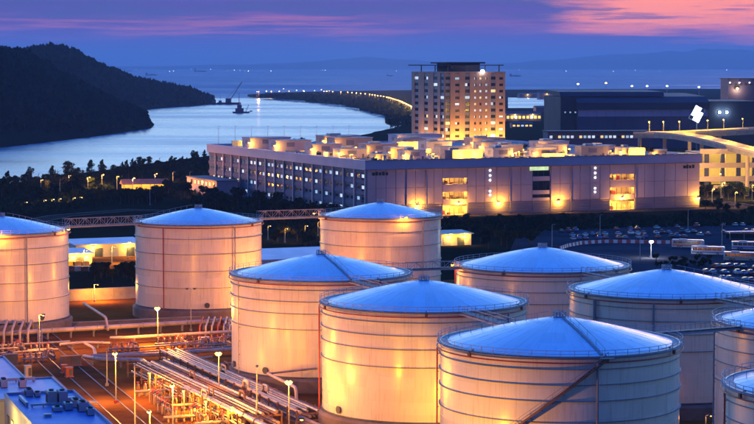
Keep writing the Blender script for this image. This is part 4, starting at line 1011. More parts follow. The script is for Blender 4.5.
def duct_run(t, r_):
    q = r_.uniform(5, 11); MB().b2(0, q, 0, .8, 1.0, 1.8).build('duct', duct_m, t); MB().b2(q - .8, q, 0, .8, .0, 1.0).build('drop', duct_m, t)
    for k in range(int(q / 3)): MB().b2(k * 3 + .3, k * 3 + .5, .1, .7, 0, 1.0).build('stand', dark_steel, t)
rp = random.Random(61); small = []
while len(small) < 72:
    x, y = rp.uniform(4, 172), rp.choice((rp.uniform(5, 38), rp.uniform(24, 130)))
    if any(a - 3 < x < a + c + 3 and b - 3 < y < b + d + 3 for a, b, c, d, _, _ in items) or y < 6.5: continue
    if any(abs(x - q[0]) < 5 and abs(y - q[1]) < 4 for q in small): continue
    small.append((x, y))
small.sort()
kinds = [('cooling_unit', cool_box, 'cooling unit'), ('cooling_unit', cool_box, 'cooling unit'), ('water_tank', water_tank, 'water tank'), ('duct_run', duct_run, 'duct')]; kc = {}
for i, (x, y) in enumerate(small):
    nm, fn, ct = kinds[rp.randrange(4)]; kc[ct] = kc.get(ct, 0) + 1
    fn(thing(nm, '%s rooftop %s counted from the sea end of the warehouse' % (nth(kc[ct]), ct), ct, WM @ Vector((x, y, 25.42)), WH, 'small plant on the warehouse roof'), rp)
for i in range(26):
    x, y = small[(i * 5 + 4) % len(small)]; p = WM @ Vector((x - 2.5, y - 1.5, 25.42))
    lamp_post(p, 2.6, '%s low roof lamp among the plant, from the sea end' % nth(sorted(range(26), key=lambda j: small[(j * 5 + 4) % len(small)][0]).index(i) + 1), 3300, group='low roof lamps', bs=1.3, color=(1, .50, .03))
# slim masts on the far roof edge
for k in range(9):
    t = thing('roof_mast', '%s slim mast from the sea end on the far edge of the warehouse roof' % nth(k + 1), 'mast', WM @ Vector((4 + k * 9, 216 - k * 2, 25.42)), WH, 'slim roof masts')
    MB().tube([(0, 0, 0), (0, 0, 11)], [.14, .07], 6).build('pole', galv, t); MB().box((.3, 0, 11), (.9, .4, .2)).build('lamp_head', dark_steel, t)

# ================================================================== hotel tower
TW = Vector((45.5, 1380, 0)); tw = thing('hotel_tower', 'brown tower block with lit windows and a dark winged roof canopy', 'tower', TW, WH)
tw_w, tw_d, FH, NF = 45.0, 52.8, 4.3, 15; TH_ = 65.3
MB().b2(.3, tw_w - .3, .3, tw_d - .3, 0, TH_).build('core', glass_dark, tw)
MB().b2(-.3, tw_w + .3, -.3, tw_d + .3, TH_, TH_ + .9).build('parapet', tower_brick, tw)
fcols = [(2.0, 3.4, 's'), (9.0, 3.2, 'w'), (16.6, 3.6, 's'), (22.4, 1.5, 'w'), (26.4, 1.5, 'w'), (30.8, 1.5, 'w'), (36.0, 3.6, 's'), (42.0, 3.0, 'w')]
def facade(cols, length, place, seed):
    """piers between the window columns; place(a0, a1, z0, z1, d0, d1) -> box limits on that face"""
    r_ = random.Random(seed); edges = [0.0]
    for c, w, _ in cols: edges += [c - w / 2, c + w / 2]
    edges.append(length)
    for i in range(0, len(edges), 2):
        if edges[i + 1] - edges[i] > .05: MB().b2(*place(edges[i], edges[i + 1], 0, TH_ - .02, -.35, .3)).build('pier', tower_brick, tw)
    for c, w, kind in cols:
        for f_ in range(3, NF):
            z = f_ * FH + .6
            sp_ = MB().b2(*place(c - w / 2, c + w / 2, z + (2.1 if kind == 's' else 1.7), z + FH - .02 + (.0), -.22 if kind == 'w' else .05, .3)).build('spandrel', tower_brick if kind == 'w' else ring_steel, tw)
            fr_ = MB().b2(*place(c - w / 2 + .02, c + w / 2 - .02, z, z + (2.08 if kind == 's' else 1.68), .12, .28)).build('window', dark_steel, tw)
            lit = r_.random(); p_ = .34 if kind == 's' else (.85 if w < 2 else .4)
            m_ = win_white if lit < p_ * .6 else win_warm if lit < p_ * .8 else win_cyan if lit < p_ else glass_dark
            hh = 2.08 if kind == 's' else 1.68
            for q in range(2):
                a = c - w / 2 + .12 + q * (w - .12) / 2
                MB().b2(*place(a, a + (w - .36) / 2, z + .12, z + hh - .12, .04, .12)).build('pane', m_ if (q == 0 or r_.random() < .6) else glass_dark, fr_)
facade(fcols, tw_w, lambda a0, a1, z0, z1, d0, d1: (a0, a1, d0, d1, z0, z1), 3)
scols = [(4.0, 5.5, 's'), (14.5, 6.5, 's'), (29.5, 6.5, 's'), (45.0, 6.5, 's')]
facade(scols, tw_d, lambda a0, a1, z0, z1, d0, d1: (d0, d1, a0, a1, z0, z1), 6)
# canopy on posts
MB().prism([(2, 4), (43, -2), (46, 8), (40, 40), (8, 52), (-6, 46)], TH_ + 5.0, TH_ + 5.6).build('canopy', hangar_roof, tw)
MB().prism([(6, 10), (34, 8), (34, 36), (8, 40)], TH_ + 6.4, TH_ + 7.4).build('canopy_crest', hangar_roof, tw)
MB().b2(10, 32, 12, 34, TH_ + .9, TH_ + 6.4).build('plant_housing', navy, tw)
for x, y in ((5, 6), (18, 4), (31, 2), (42, 3), (4, 24), (2, 42), (40, 30), (20, 44)): MB().b2(x - .3, x + .3, y - .3, y + .3, TH_ + .9, TH_ + 5.0).build('canopy_post', dark_steel, tw)
MB().lathe([(.02, -1.1), (.9, -.7), (1.25, 0), (.9, .7), (.02, 1.1)], 14, (27.5, -1.0, TH_ + 1.2)).build('crest_lamp', bulb_white, tw)
for x in (6, 13, 34, 42): light(tw, (x, -9, 20), 20000, (1, .46, .05), .6)
for y in (8, 30): light(tw, (-9, y, 20), 12000, (1, .44, .05), .6)
# ================================================================== dark hangar, port sheds and ramp beyond the warehouse
HO = at(578, 130, 1750); HO.z = 0
hg = thing('hangar', 'huge navy hangar with a pale horizontal stripe, beyond the warehouse', 'hangar', HO, R(5))
hl, hd_ = 112.0, 90.0
MB().b2(0, hl, 0, hd_, 0, 33).build('wall', navy, hg)
for k in range(14): MB().b2(k * 8 + .1, k * 8 + 7.9, -.4, -.02, 27.2, 32.9).build('stripe_panel', navy_light, hg)
for k in range(14): MB().b2(k * 8 + .15, k * 8 + 7.85, -.3, -.02, 2, 27).build('wall_panel', navy, hg)
MB().prism_x([(-2, 33.02), (hd_, 33.02), (hd_, 46), (10, 44), (-1, 39)], -1, hl + 1).build('roof', hangar_roof, hg)
MB().prism_x([(8, 44.3), (hd_ - 2, 46.3), (hd_ - 4, 49), (12, 48)], -14, hl - 36).build('roof_monitor', hangar_roof, hg)
MB().b2(-14, -.05, 6, hd_, 0, 44).build('side_block', hangar_roof, hg)
MB().b2(hl + .05, hl + 45, 4, hd_, 0, 40).build('end_block', hangar_roof, hg)
for x, z in ((hl + 11, 30.5), (hl + 17.4, 30.5)):
    MB().b2(x - 1.2, x + 1.2, 3.2, 3.9, z - 1.2, z + 1.2).build('flood_housing', dark_steel, hg)
    MB().lathe([(.02, 0), (1.1, 0), (1.1, .3), (.02, .3)], 14).build('flood_lens', bulb_green, hg, loc=(x, 3.15, z)).rotation_euler = (PI / 2, 0, 0)
    light(hg, (x, 1.5, z), 5000, (.7, 1, .85), .6)
for k in range(6):
    w_ = MB().b2(-13 + k * 2.2, -11.6 + k * 2.2, 5.8, 5.98, 30, 31.4).build('window', dark_steel, hg); MB().b2(-12.9 + k * 2.2, -11.7 + k * 2.2, 5.7, 5.8, 30.1, 31.3).build('pane', win_cyan if k % 2 else glass_dark, w_)
# cluster of white floodlights on a mast in front of the hangar
c0 = at(697, 130, 1700); zc = at(697, 114, 1700).z
sg = thing('floodlight_bank', 'leaning bank of blazing white floodlights on a mast before the navy hangar', 'floodlight', (c0.x, c0.y, 0), R(5))
MB().tube([(0, 1.2, 0), (0, 1.2, zc + 6)], [.7, .3], 8).build('mast', dark_steel, sg)
ct_, st_ = math.cos(R(-28)), math.sin(R(-28))
def tilt(u, w): return (u * ct_ - w * st_, u * st_ + w * ct_)
rk = MB()
for u in (-4.6, 4.6): (xa, za), (xb, zb) = tilt(u, -6.2), tilt(u, 6.2); rk.bar((xa, .7, zc + za), (xb, .7, zc + zb), .35)
for w in (-6.2, -2.1, 2.1, 6.2): (xa, za), (xb, zb) = tilt(-4.6, w), tilt(4.6, w); rk.bar((xa, .7, zc + za), (xb, .7, zc + zb), .35)
rk.build('rack', dark_steel, sg)
for row in range(4):
    for cl in range(3):
        if (row, cl) in ((0, 0), (3, 2)): continue
        x, z = tilt((cl - 1) * 3.0, (row - 1.5) * 3.1); hs_ = MB().b2(-1.4, 1.4, .0, .6, -1.4, 1.4).build('lamp_housing', dark_steel, sg, loc=(x, 0, zc + z)); hs_.rotation_euler = (0, R(28), 0)
        MB().b2(-1.25, 1.25, -.12, -.01, -1.25, 1.25).build('lens', bulb_cool, hs_)
light(sg, (0, -5, zc - 3), 12000, (.75, 1, .95), 2.0)
# lamps on masts behind the hangar
for i, (x, y, Y) in enumerate(((578, 84, 2300), (606, 83, 2300), (632, 86, 2300), (647, 86, 2350), (667, 86, 2400), (699, 87, 2400))):
    p = at(x, y, Y); t = thing('high_mast_lamp', '%s high mast lamp above the navy hangar roof, counted from the hotel tower' % nth(i + 1), 'mast lamp', (p.x, p.y, 0), 0, 'high mast lamps behind the hangar')
    MB().tube([(0, 0, 0), (0, 0, p.z)], [.5, .2], 6).build('pole', galv, t)
    MB().lathe([(.02, -.9), (1.0, -.5), (1.3, 0), (.8, .6), (.02, .8)], 10, (0, 0, p.z)).build('bulb', bulb if i == 1 else bulb_pink, t)
# low block with lamps on the far horizon edge
q = at(728, 96, 2600); fb = thing('port_building', 'dark port building with a row of lamps on the horizon by the picture edge', 'building', (q.x, q.y, 0), R(4))
zt = at(728, 79, 2600).z
MB().b2(0, 90, 0, 40, 0, zt).build('wall', navy, fb); MB().b2(-1, 91, -1, 41, zt, zt + 1).build('roof', hangar_roof, fb)
for k in range(14):
    w_ = MB().b2(2 + k * 6.2, 5.6 + k * 6.2, -.3, -.02, zt - 8, zt - 5.6).build('window', dark_steel, fb); MB().b2(2.3 + k * 6.2, 5.3 + k * 6.2, -.4, -.31, zt - 7.7, zt - 5.9).build('pane', glass_dark, w_)
for k, x in enumerate((2, 14, 27)): MB().lathe([(.02, -.8), (.9, -.3), (.9, .3), (.02, .8)], 8, (x, -1.4, zt - 4.5)).build('wall_lamp', bulb_pink, fb)
MB().lathe([(.02, -1.8), (1.8, -.6), (1.8, .6), (.02, 1.8)], 10, (11, -3, zt - 12)).build('wall_lamp', bulb, fb); light(fb, (11, -6, zt - 13), 30000, (1, .55, .2), 1)
# port sheds beside the basin
def port_shed(x, y, w_, d_, h, label, m, Yk=None, lamps=0, wins=0):
    p = gp(x, y); t = thing('port_shed', label, 'shed', p, R(8), 'port sheds by the basin')
    MB().b2(0, w_, 0, d_, 0, h).build('wall', m, t); MB().prism_x([(-.6, h), (d_ + .6, h), (d_ / 2, h + h * .35)], -.5, w_ + .5).build('roof', hangar_roof, t)
    for k in range(wins):
        a = w_ * (k + .15) / wins; fr_ = MB().b2(a, a + w_ / wins * .7, -.15, -.02, h * .3, h * .75).build('window', dark_steel, t); MB().b2(a + .2, a + w_ / wins * .7 - .2, -.25, -.16, h * .34, h * .71).build('pane', win_amber if k % 4 != 2 else win_white, fr_)
    for k in range(lamps):
        a = w_ * (k + .5) / lamps; MB().lathe([(.02, -.7), (.8, -.3), (.8, .3), (.02, .7)], 8, (a, -1.2, h * .9)).build('wall_lamp', bulb, t); light(t, (a, -4, h * .8), 9000, (1, .55, .12), .6)
    return t
port_shed(506, 121, 46, 18, 9, 'long amber-windowed quay shed beside the tower', navy, lamps=2, wins=9)
port_shed(548, 117, 26, 20, 15, 'lit quay office with white and amber windows', cream, lamps=2, wins=5)
port_shed(512, 128, 24, 12, 5, 'low lit shed in front of the quay shed', navy, lamps=0, wins=5)
port_shed(536, 112, 40, 20, 7, 'dark shed behind the quay office', navy, lamps=0, wins=0)
port_shed(520, 97.6, 70, 30, 8, 'far dark shed on the outer quay', navy, lamps=2, wins=0)
port_shed(540, 99, 60, 30, 12, 'far dark shed on the outer quay, nearer the hangar', navy, lamps=2, wins=0)
for i, (x, y) in enumerate(((540, 95.5), (546, 98.5), (576, 106))):
    lamp_post(gp(x, y + 3), 11, '%s quay lamp beyond the basin, from the tower' % nth(i + 1), 0, group='quay lamps', bs=3.0 if i < 2 else 2.2, bm=bulb if i < 2 else bulb_white)

tb = thing('terminal_strip', 'low long building with a strip of white lit windows before the hangar', 'building', (at(548, 133, 1480).x, 1480, 0), R(6))
zt = at(548, 132.2, 1480).z
MB().b2(0, 76, 0, 20, 0, zt).build('wall', navy, tb); MB().b2(-.6, 76.6, -.6, 20.6, zt, zt + .8).build('roof', hangar_roof, tb)
for k in range(24):
    w_ = MB().b2(1 + k * 3.1, 3.4 + k * 3.1, -.2, -.02, zt - 4.6, zt - 2.2).build('window', dark_steel, tb); MB().b2(1.2 + k * 3.1, 3.2 + k * 3.1, -.3, -.21, zt - 4.3, zt - 2.5).build('pane', (win_white, win_cyan, glass_dark, win_white, win_warm)[(k * 7) % 5], w_)
# ---- flyover and multi-storey ramp
fly_m = mat('flyover_concrete', (.52, .40, .36), .75, .1, .1)
fo = thing('flyover', 'curving orange-lit flyover with street lamps above the warehouse end', 'flyover', (0, 0, 0))
def deck(pts, w, t_, name, lanem=None):
    b = MB(); rails = [MB(), MB()]; pts = [Vector(p) for p in pts]; prev = None
    for i, p in enumerate(pts):
        d = pts[min(i + 1, len(pts) - 1)] - pts[max(i - 1, 0)]; d.z = 0; d.normalize(); s_ = Vector((-d.y, d.x, 0)) * w / 2
        cur = (p - s_, p + s_)
        if prev:
            a0, a1 = prev; c0_, c1_ = cur; dz = Vector((0, 0, t_))
            b.quad(a0, c0_, c1_, a1); b.quad(a0 - dz, a1 - dz, c1_ - dz, c0_ - dz); b.quad(a0 - dz, c0_ - dz, c0_, a0); b.quad(a1, c1_, c1_ - dz, a1 - dz)
            for r_, (e, f) in zip(rails, ((a0, c0_), (a1, c1_))): r_.bar(e + Vector((0, 0, .55)), f + Vector((0, 0, .55)), .35, 1.15)
        else: b.quad(cur[0], cur[1], cur[1] - Vector((0, 0, t_)), cur[0] - Vector((0, 0, t_)))
        prev = cur
    o = b.build(name, lanem or concrete, fo)
    for r_ in rails: r_.build('parapet', fly_m, o)
    return o
up = [at(x, y, Y) for x, y, Y in ((640, 133.5, 1240), (665, 133.4, 1225), (690, 132.6, 1225), (720, 131.2, 1240), (760, 129.0, 1270), (830, 126, 1320))]
dn = [at(x, y, Y) for x, y, Y in ((662, 133.6, 1222), (682, 135.0, 1195), (702, 138.2, 1165), (724, 143.4, 1135), (748, 149.6, 1110), (790, 160, 1080))]
deck(up, 12, 2.6, 'upper_deck'); deck(dn, 10, 2.4, 'sloping_deck')
for p in up[:5] + dn[2:5]: MB().tube([(p.x, p.y + 1, 0), (p.x, p.y + 1, p.z - 2.4)], 1.1, 12).build('pier', fly_m, fo)
fl_labels = []
for i, (x, Y, f) in enumerate(((648, 1236, 0), (662, 1228, 0), (678, 1222, 0), (706, 1232, 0), (722, 1242, 0), (741, 1256, 0))):
    z = interp([(640, up[0].z), (690, up[2].z), (760, up[4].z)], x); p = at(x, 130, Y); 
    lamp_post((p.x, p.y - 6.2, z), 7.0, '%s street lamp along the flyover from the hangar corner' % nth(i + 1), 20000, group='flyover street lamps', bs=1.5, color=(1, .58, .06), arm=(0, 1))
for i, p in enumerate(dn[1:5]):
    light(fo, (p.x + 1, p.y + 1, p.z + 6), 24000, (1, .58, .04), .4)
for i, (x, y) in enumerate(((668, 192), (706, 193), (738, 195))):  # lamps added in front to brighten the flyover's near parapet face
    p = gp(x, y); lamp_post((p.x, 1105 - i * 18, 0), 13, '%s tall street lamp added to light the flyover face' % nth(i + 1), 30000, group='tall lamps added before the flyover', bs=1.2, color=(1, .56, .14), arm=(0, 1))
cp = thing('ramp_car_park', 'multi-storey ramp with glowing yellow decks beyond the warehouse end', 'car park', at(701, 190, 1120) * 1, R(9))
c0 = at(701, 190, 1120); cp.location = (c0.x, c0.y, 0)
zs = [at(701, y, 1120).z for y in (187, 180, 166.5, 152.5)]
Lc = 80
back_m = mat('ramp_back_wall', (.70, .60, .40), .7, .1, .1)
MB().b2(0, Lc, 26, 27, 0, zs[-1]).build('back_wall', back_m, cp)
for k, z in enumerate(zs):
    MB().b2(-1, Lc, -1, 26, z - .7, z).build('floor_slab', concrete, cp); MB().b2(-1.2, Lc, -1.4, -1.02, z - .8, z + (2.0 if k else 1.0)).build('deck_parapet', fly_m, cp)
    if k < 3:
        for q in range(9): MB().b2(2 + q * 9, 4.2 + q * 9, -.6, .8, z, zs[k + 1] - .71).build('column', navy, cp)
        for q in range(6): light(cp, (7 + q * 14, 10, zs[k + 1] - 1.4), 5200, (1, .66, .14), .6)
# street lamp glow along the street below
for i, (x, y) in enumerate(((712, 205), (735, 209), (752, 201), (757, 214), (722, 198))):
    lamp_post(gp(x, y), 8, '%s street lamp by the ramp street' % nth(i + 1), 6500, group='street lamps by the ramp', bs=.9, color=(1, .50, .08))

# ================================================================== coach and car park
def bus(loc, rz, label, stripe):
    t = thing('coach', label, 'coach', loc, rz, 'parked coaches')
    side = [(-1.25, .35), (1.25, .35), (1.27, 1.6), (1.2, 3.05), (1.0, 3.3), (-1.0, 3.3), (-1.2, 3.05), (-1.27, 1.6)]
    b = MB(); xs = [(-6.1, .93), (-5.9, 1.0), (5.6, 1.0), (6.0, .95), (6.15, .86)]; m = len(side)
    for x, s_ in xs: b.v += [(x, y * s_, .35 + (z - .35) * (s_ if x > 0 else 1)) for y, z in side]
    for i in range(len(xs) - 1):
        for j in range(m): k = (j + 1) % m; b.f.append((i * m + j, (i + 1) * m + j, (i + 1) * m + k, i * m + k))
    b.f.append(tuple(range(m))); b.f.append(tuple((len(xs) - 1) * m + j for j in reversed(range(m))))
    body = b.build('body', bus_white, t, True)
    for s_ in (-1, 1):
        for k in range(6): MB().quad(*[(x, s_ * y, z) for x, y, z in ((-5.5 + k * 1.8, 1.282, 1.75), (-3.85 + k * 1.8, 1.282, 1.75), (-3.85 + k * 1.8, 1.235, 2.85), (-5.5 + k * 1.8, 1.235, 2.85))]).build('window', glass_dark, t)
        MB().b2(-5.8, 5.6, s_ * 1.27 - .03, s_ * 1.27 + .03, .95, 1.35).build('stripe', stripe, body)
        for x in (-3.6, -2.4, 3.7):
            w_ = MB().tube([(x, s_ * 1.0, .5), (x, s_ * 1.3, .5)], .5, 14).build('wheel', black_rubber, t); MB().tube([(x, s_ * 1.3, .5), (x, s_ * 1.33, .5)], .27, 10).build('rim', galv, w_)
        MB().box((6.1, s_ * .8, .85), (.12, .4, .25)).build('headlight', bus_white, t)
    MB().quad((6.13, -1.02, 1.4), (6.13, 1.02, 1.4), (6.08, .95, 2.8), (6.08, -.95, 2.8)).build('windscreen', glass_dark, t)
    MB().b2(-3.5, -.5, -.8, .8, 3.3, 3.55).build('roof_unit', galv, t)
    return t
st_y = mat('yellow_livery', (.75, .50, .04), .35, .05, 1); st_r = mat('red_livery', (.55, .05, .04), .35, .05, 1); st_b = mat('blue_livery', (.06, .12, .45), .35, .05, 1)
bus(gp(708, 255), R(-18), 'white coach parked nose to tail behind the yellow striped coach', st_b)
bus(gp(741, 261), R(-18), 'white coach with a yellow stripe by the picture edge', st_y)
bus(gp(688, 248), R(-18), 'white coach partly hidden behind the other coaches, near the floodlight', st_r)
bus(gp(748, 250), R(-14), 'white coach with a pale roof behind the yellow striped coach', st_b)
car_cols = [mat('car_' + n_, c, .3, .04, 1, coat=.6) for n_, c in (('white', (.72, .72, .72)), ('silver', (.42, .43, .45)), ('black', (.03, .03, .035)), ('red', (.38, .03, .03)), ('blue', (.05, .09, .28)))]
CN = ['white', 'silver', 'black', 'red', 'blue']
carm = {}
def car_meshes():
    low = [(-2.15, .35), (2.15, .35), (2.2, .7), (2.05, .92), (.95, 1.0), (-1.7, 1.02), (-2.15, .9)]
    cab = [(-1.55, 1.0), (.9, 1.0), (.25, 1.45), (-1.05, 1.48)]
    def ext(p, w0, w1):
        b = MB(); m = len(p); b.v = [(x, -w0 if z < 1.2 else -w1, z) for x, z in p] + [(x, w0 if z < 1.2 else w1, z) for x, z in p]
        b.f = [tuple(range(m)), tuple(range(2 * m - 1, m - 1, -1))] + [(i, m + i, m + (i + 1) % m, (i + 1) % m) for i in range(m)]; return b
    for n_, m_ in zip(CN, car_cols): carm[n_] = ext(low, .88, .88).mesh('body', m_)
    carm['cab'] = ext(cab, .80, .64).mesh('cabin_glass', glass_dark)
    for n_, m_ in zip(CN, car_cols): carm['roof' + n_] = MB().b2(-1.0, .2, -.62, .62, 1.47, 1.51).mesh('roof', m_)
    carm['wheel'] = MB().tube([(0, -.1, 0), (0, .1, 0)], .33, 12).mesh('wheel', black_rubber)
car_meshes(); rc = random.Random(31)
def car(loc, rz, label, c, group):
    t = thing('parked_car', label, 'car', loc, rz, group); ob('body', carm[c], t); ob('cabin_glass', carm['cab'], t); ob('roof', carm['roof' + c], t)
    for x in (-1.35, 1.35):
        for y in (-.82, .82): ob('wheel', carm['wheel'], t, (x, y, .33))
    return t
def car_row(A, B, n_, rz, where, group):
    A, B = Vector(A), Vector(B); cnt = {}
    for k in range(n_):
        if rc.random() < .30: continue
        c = rc.choice(CN[1:] * 2 + CN); cnt[c] = cnt.get(c, 0) + 1
        t_ = car(A.lerp(B, k / (n_ - 1)) + Vector((rc.uniform(-.2, .2), rc.uniform(-.9, .9), 0)), rz + rc.uniform(-.07, .07) + (PI if rc.random() < .4 else 0), '%s %s car from the hotel side %s' % (nth(cnt[c]), c, where), c, group); q_ = rc.uniform(.92, 1.12); t_.scale = (q_, rc.uniform(.95, 1.05), rc.choice((.95, 1.0, 1.0, 1.25, 1.4)))
car_row(gp(548, 233), gp(742, 226), 30, R(95), 'in the row below the hedge', 'cars parked below the hedge')
car_row(gp(706, 273), gp(770, 276), 11, R(100), 'in the row behind the shaded tank', 'cars parked behind the tank')
car_row(gp(700, 236), gp(760, 232), 9, R(95), 'in the short row behind the coaches', 'cars parked behind the coaches')
car_row(gp(566, 240), gp(690, 237.5), 20, R(95), 'in the row behind the barriers', 'cars parked behind the barriers')
car_row(gp(566, 236.5), gp(694, 233), 21, R(95), 'in the middle row of the lot', 'cars parked in the middle row')
car_row(gp(716, 268), gp(775, 270), 10, R(100), 'in the second row behind the shaded tank', 'second row of cars behind the tank')
car_row(gp(722, 281), gp(790, 283), 10, R(100), 'in the third row behind the shaded tank', 'third row of cars behind the tank')
cnt = {}
for x, y in rooftop_car_spots:
    c = rc.choice(CN); cnt[c] = cnt.get(c, 0) + 1; p = WM @ Vector((x, y, 25.42))
    car(p, WH + PI / 2 + rc.uniform(-.06, .06), '%s %s car from the sea end at the warehouse roof edge' % (nth(cnt[c]), c), c, 'cars on the warehouse roof')
# red and white barriers in a sweeping line
bw_ = mat('barrier_white', (.74, .70, .70), .5, .06, 1); br_ = mat('barrier_red', (.50, .06, .07), .5, .08, 1)
bm_ = {c: MB().prism_x([(-.32, 0), (.32, 0), (.28, .3), (.14, .45), (.11, 1.15), (-.11, 1.15), (-.14, .45), (-.28, .3)], -.82, .82).mesh('barrier_block', m_) for c, m_ in (('white', bw_), ('red', br_))}
bpth = [gp(*p) for p in ((560, 250), (568, 247), (582, 244.4), (604, 243), (630, 243.2), (660, 243.8), (694, 243.5))]
acc = 0.0; k = 0; cnt = {}
for a, b in zip(bpth, bpth[1:]):
    Ls = (b - a).length; rz = math.atan2((b - a).y, (b - a).x)
    while acc < Ls:
        c = 'white' if k % 2 else 'red'; cnt[c] = cnt.get(c, 0) + 1
        o = ob('traffic_barrier', bm_[c], None, a + (b - a) * (acc / Ls), rz); o.scale.z = 1.15
        tag(o, '%s %s barrier block from the hotel side in the parking lot' % (nth(cnt[c]), c), 'barrier', 'red and white barrier blocks'); acc += 1.72; k += 1
    acc -= Ls
fl = lamp_post(gp(651, 258), 6.0, 'blazing white floodlight standing in the parking lot', 9000, color=(.90, .95, 1.0), bm=bulb_white, group='parking lot floodlights', arm=(0, -1), bs=2.6)
for i, (x, y) in enumerate(((640, 262), (722, 246), (552, 247), (688, 230), (600, 236))):
    lamp_post(gp(x, y), 8.5, '%s unlit pole in the parking lot' % nth(i + 1), 0, False, group='parking lot poles')
# shelter with a pale flat roof in the lot
sh = thing('bus_shelter', 'long pale-roofed shelter in the parking lot by the picture edge', 'shelter', gp(728, 240), R(10))
MB().b2(0, 22, 0, 4, 3.0, 3.3).build('roof', lilac_roof, sh)
for x in (1, 7, 14, 21): MB().b2(x - .1, x + .1, .4, .6, 0, 3).build('post', galv, sh)
MB().b2(.5, 21.5, 3.6, 3.7, .3, 2.4).build('back_panel', glass_dark, sh)
# ---- sheds between the tall tanks
def flat_shed(p, w_, d_, h, rm, label, slope=.6, lamps=0, rz=GRID):
    t = thing('yard_shed', label, 'shed', p, rz, 'low sheds behind the tanks')
    MB().b2(0, w_, 0, d_, 0, h).build('wall', cream, t); MB().prism_x([(-.8, h), (d_ + .8, h + slope), (d_ + .8, h + slope + .3), (-.8, h + .3)], -.8, w_ + .8).build('roof', rm, t)
    for k in range(int(w_ / 6)):
        MB().b2(1 + k * 6, 4 + k * 6, -.12, -.02, .05, h * .72).build('roller_door', dark_steel if k % 2 else lip_m, t)
    for k in range(lamps):
        a = w_ * (k + .5) / lamps; hd = MB().box((a, -.5, h - .5), (.6, .8, .25)).build('wall_lamp', dark_steel, t); MB().lathe([(.02, -.25), (.35, -.1), (.02, .05)], 8, (a, -.6, h - .65)).build('bulb', bulb_small, hd); light(t, (a, -1.4, h - 1), 2200, (1, .55, .06), .3)
    return t
flat_shed(gp(76, 258), 26, 18, 4.6, lilac_roof, 'low shed with a lilac roof under the long gangway', lamps=2)
flat_shed(gp(56, 266), 13, 14, 4.0, lilac_roof, 'small lit shed close to the half cut off tank', lamps=3)
flat_shed(gp(262, 276), 30, 26, 5.2, lilac_roof, 'wide lilac-roofed shed between the two pink tanks', lamps=0, slope=1.2)
flat_shed(gp(110, 253), 16, 8, 3.4, roof_grey, 'narrow lit shed with roller doors beside the pink tank', lamps=2)
flat_shed(gp(-30, 262), 26, 20, 5.0, lilac_roof, 'shed hidden behind the half cut off tank', lamps=0)
flat_shed(gp(441, 246), 13, 10, 4.4, cream, 'small yellow-lit hut behind the amber-side gangway', lamps=2)
for i in range(9):
    x = 64 + (i % 5) * 7; y = 271 - (i // 5) * 5
    o = MB().box((0, 0, .8), (2.6, 1.6, 1.6)).box((0, 0, 1.64), (2.7, 1.7, .08)).build('storage_crate', rnd.choice((cream, rust_steel, st_y)), loc=gp(x, y), rz=GRID + rnd.uniform(-.3, .3))
    tag(o, '%s crate from the half cut off tank on the yellow-lit apron' % nth(i + 1), 'crate', 'crates on the lit apron')
sheet('shed_apron', [gp(50, 274), gp(136, 268), gp(136, 252), gp(50, 254)], yard_mat, .06)
for i, (x, y, pw) in enumerate(((84, 268, 5600), (112, 264, 5600), (128, 259, 3200))):
    lamp_post(gp(x, y), 6, '%s lamp on the yellow-lit apron from the half cut off tank' % nth(i + 1), pw, group='apron lamps', bs=.5, color=(1, .52, .05), bm=bulb_small)
# ---- the park by the shore: lit pavilion, path lamps
pv = thing('pavilion', 'glowing open pavilion with a brown pitched roof by the shoreline trees', 'pavilion', gp(124, 191), R(16))
MB().prism_x([(-1, 3.6), (10, 3.6), (4.5, 6.4)], -1, 26).build('roof', rust_steel, pv)
MB().b2(0, 25, 0, 9, 0, .25).build('plinth', concrete, pv); MB().b2(0, 25, 8.6, 8.9, .25, 3.58).build('back_wall', cream, pv)
for k in range(6):
    MB().b2(k * 5 - .15, k * 5 + .15, .2, .5, .25, 3.58).build('post', rust_steel, pv)
    if k < 5: light(pv, (2.5 + k * 5, 3, 3.0), 1700, (1, .54, .05), .3)
park_l = [(44, 207, 1), (52, 206, 1), (59, 205.5, 1), (66, 205, 1), (73, 204.5, 1), (80, 204, 1), (25, 209, 1), (88, 193, 2), (102, 190, 2), (117, 192, 2), (133, 194, 2), (155, 189, 2), (41, 196, 2), (69, 191, 2), (173, 188, 3), (190, 188, 3), (150, 205, 3), (60, 197, 3)]
for i, (x, y, kd) in enumerate(park_l):
    if kd == 1: lamp_post(gp(x, y), 3.2, '%s low path lamp in the shoreline park' % nth(i + 1), 650, group='park path lamps', bs=.9, bm=bulb_small, color=(1, .6, .08))
    elif kd == 2: lamp_post(gp(x, y), 8.5, '%s tall park lamp among the shoreline trees' % nth(i - 6), 17000 if i in (7, 8, 10, 11) else 5000, group='tall park lamps', bs=.45, bm=bulb_small, color=(1, .42, .08))
    else: lamp_post(gp(x, y), 9, '%s unlit pole among the shoreline trees' % nth(i - 13), 0, False, group='unlit park poles')
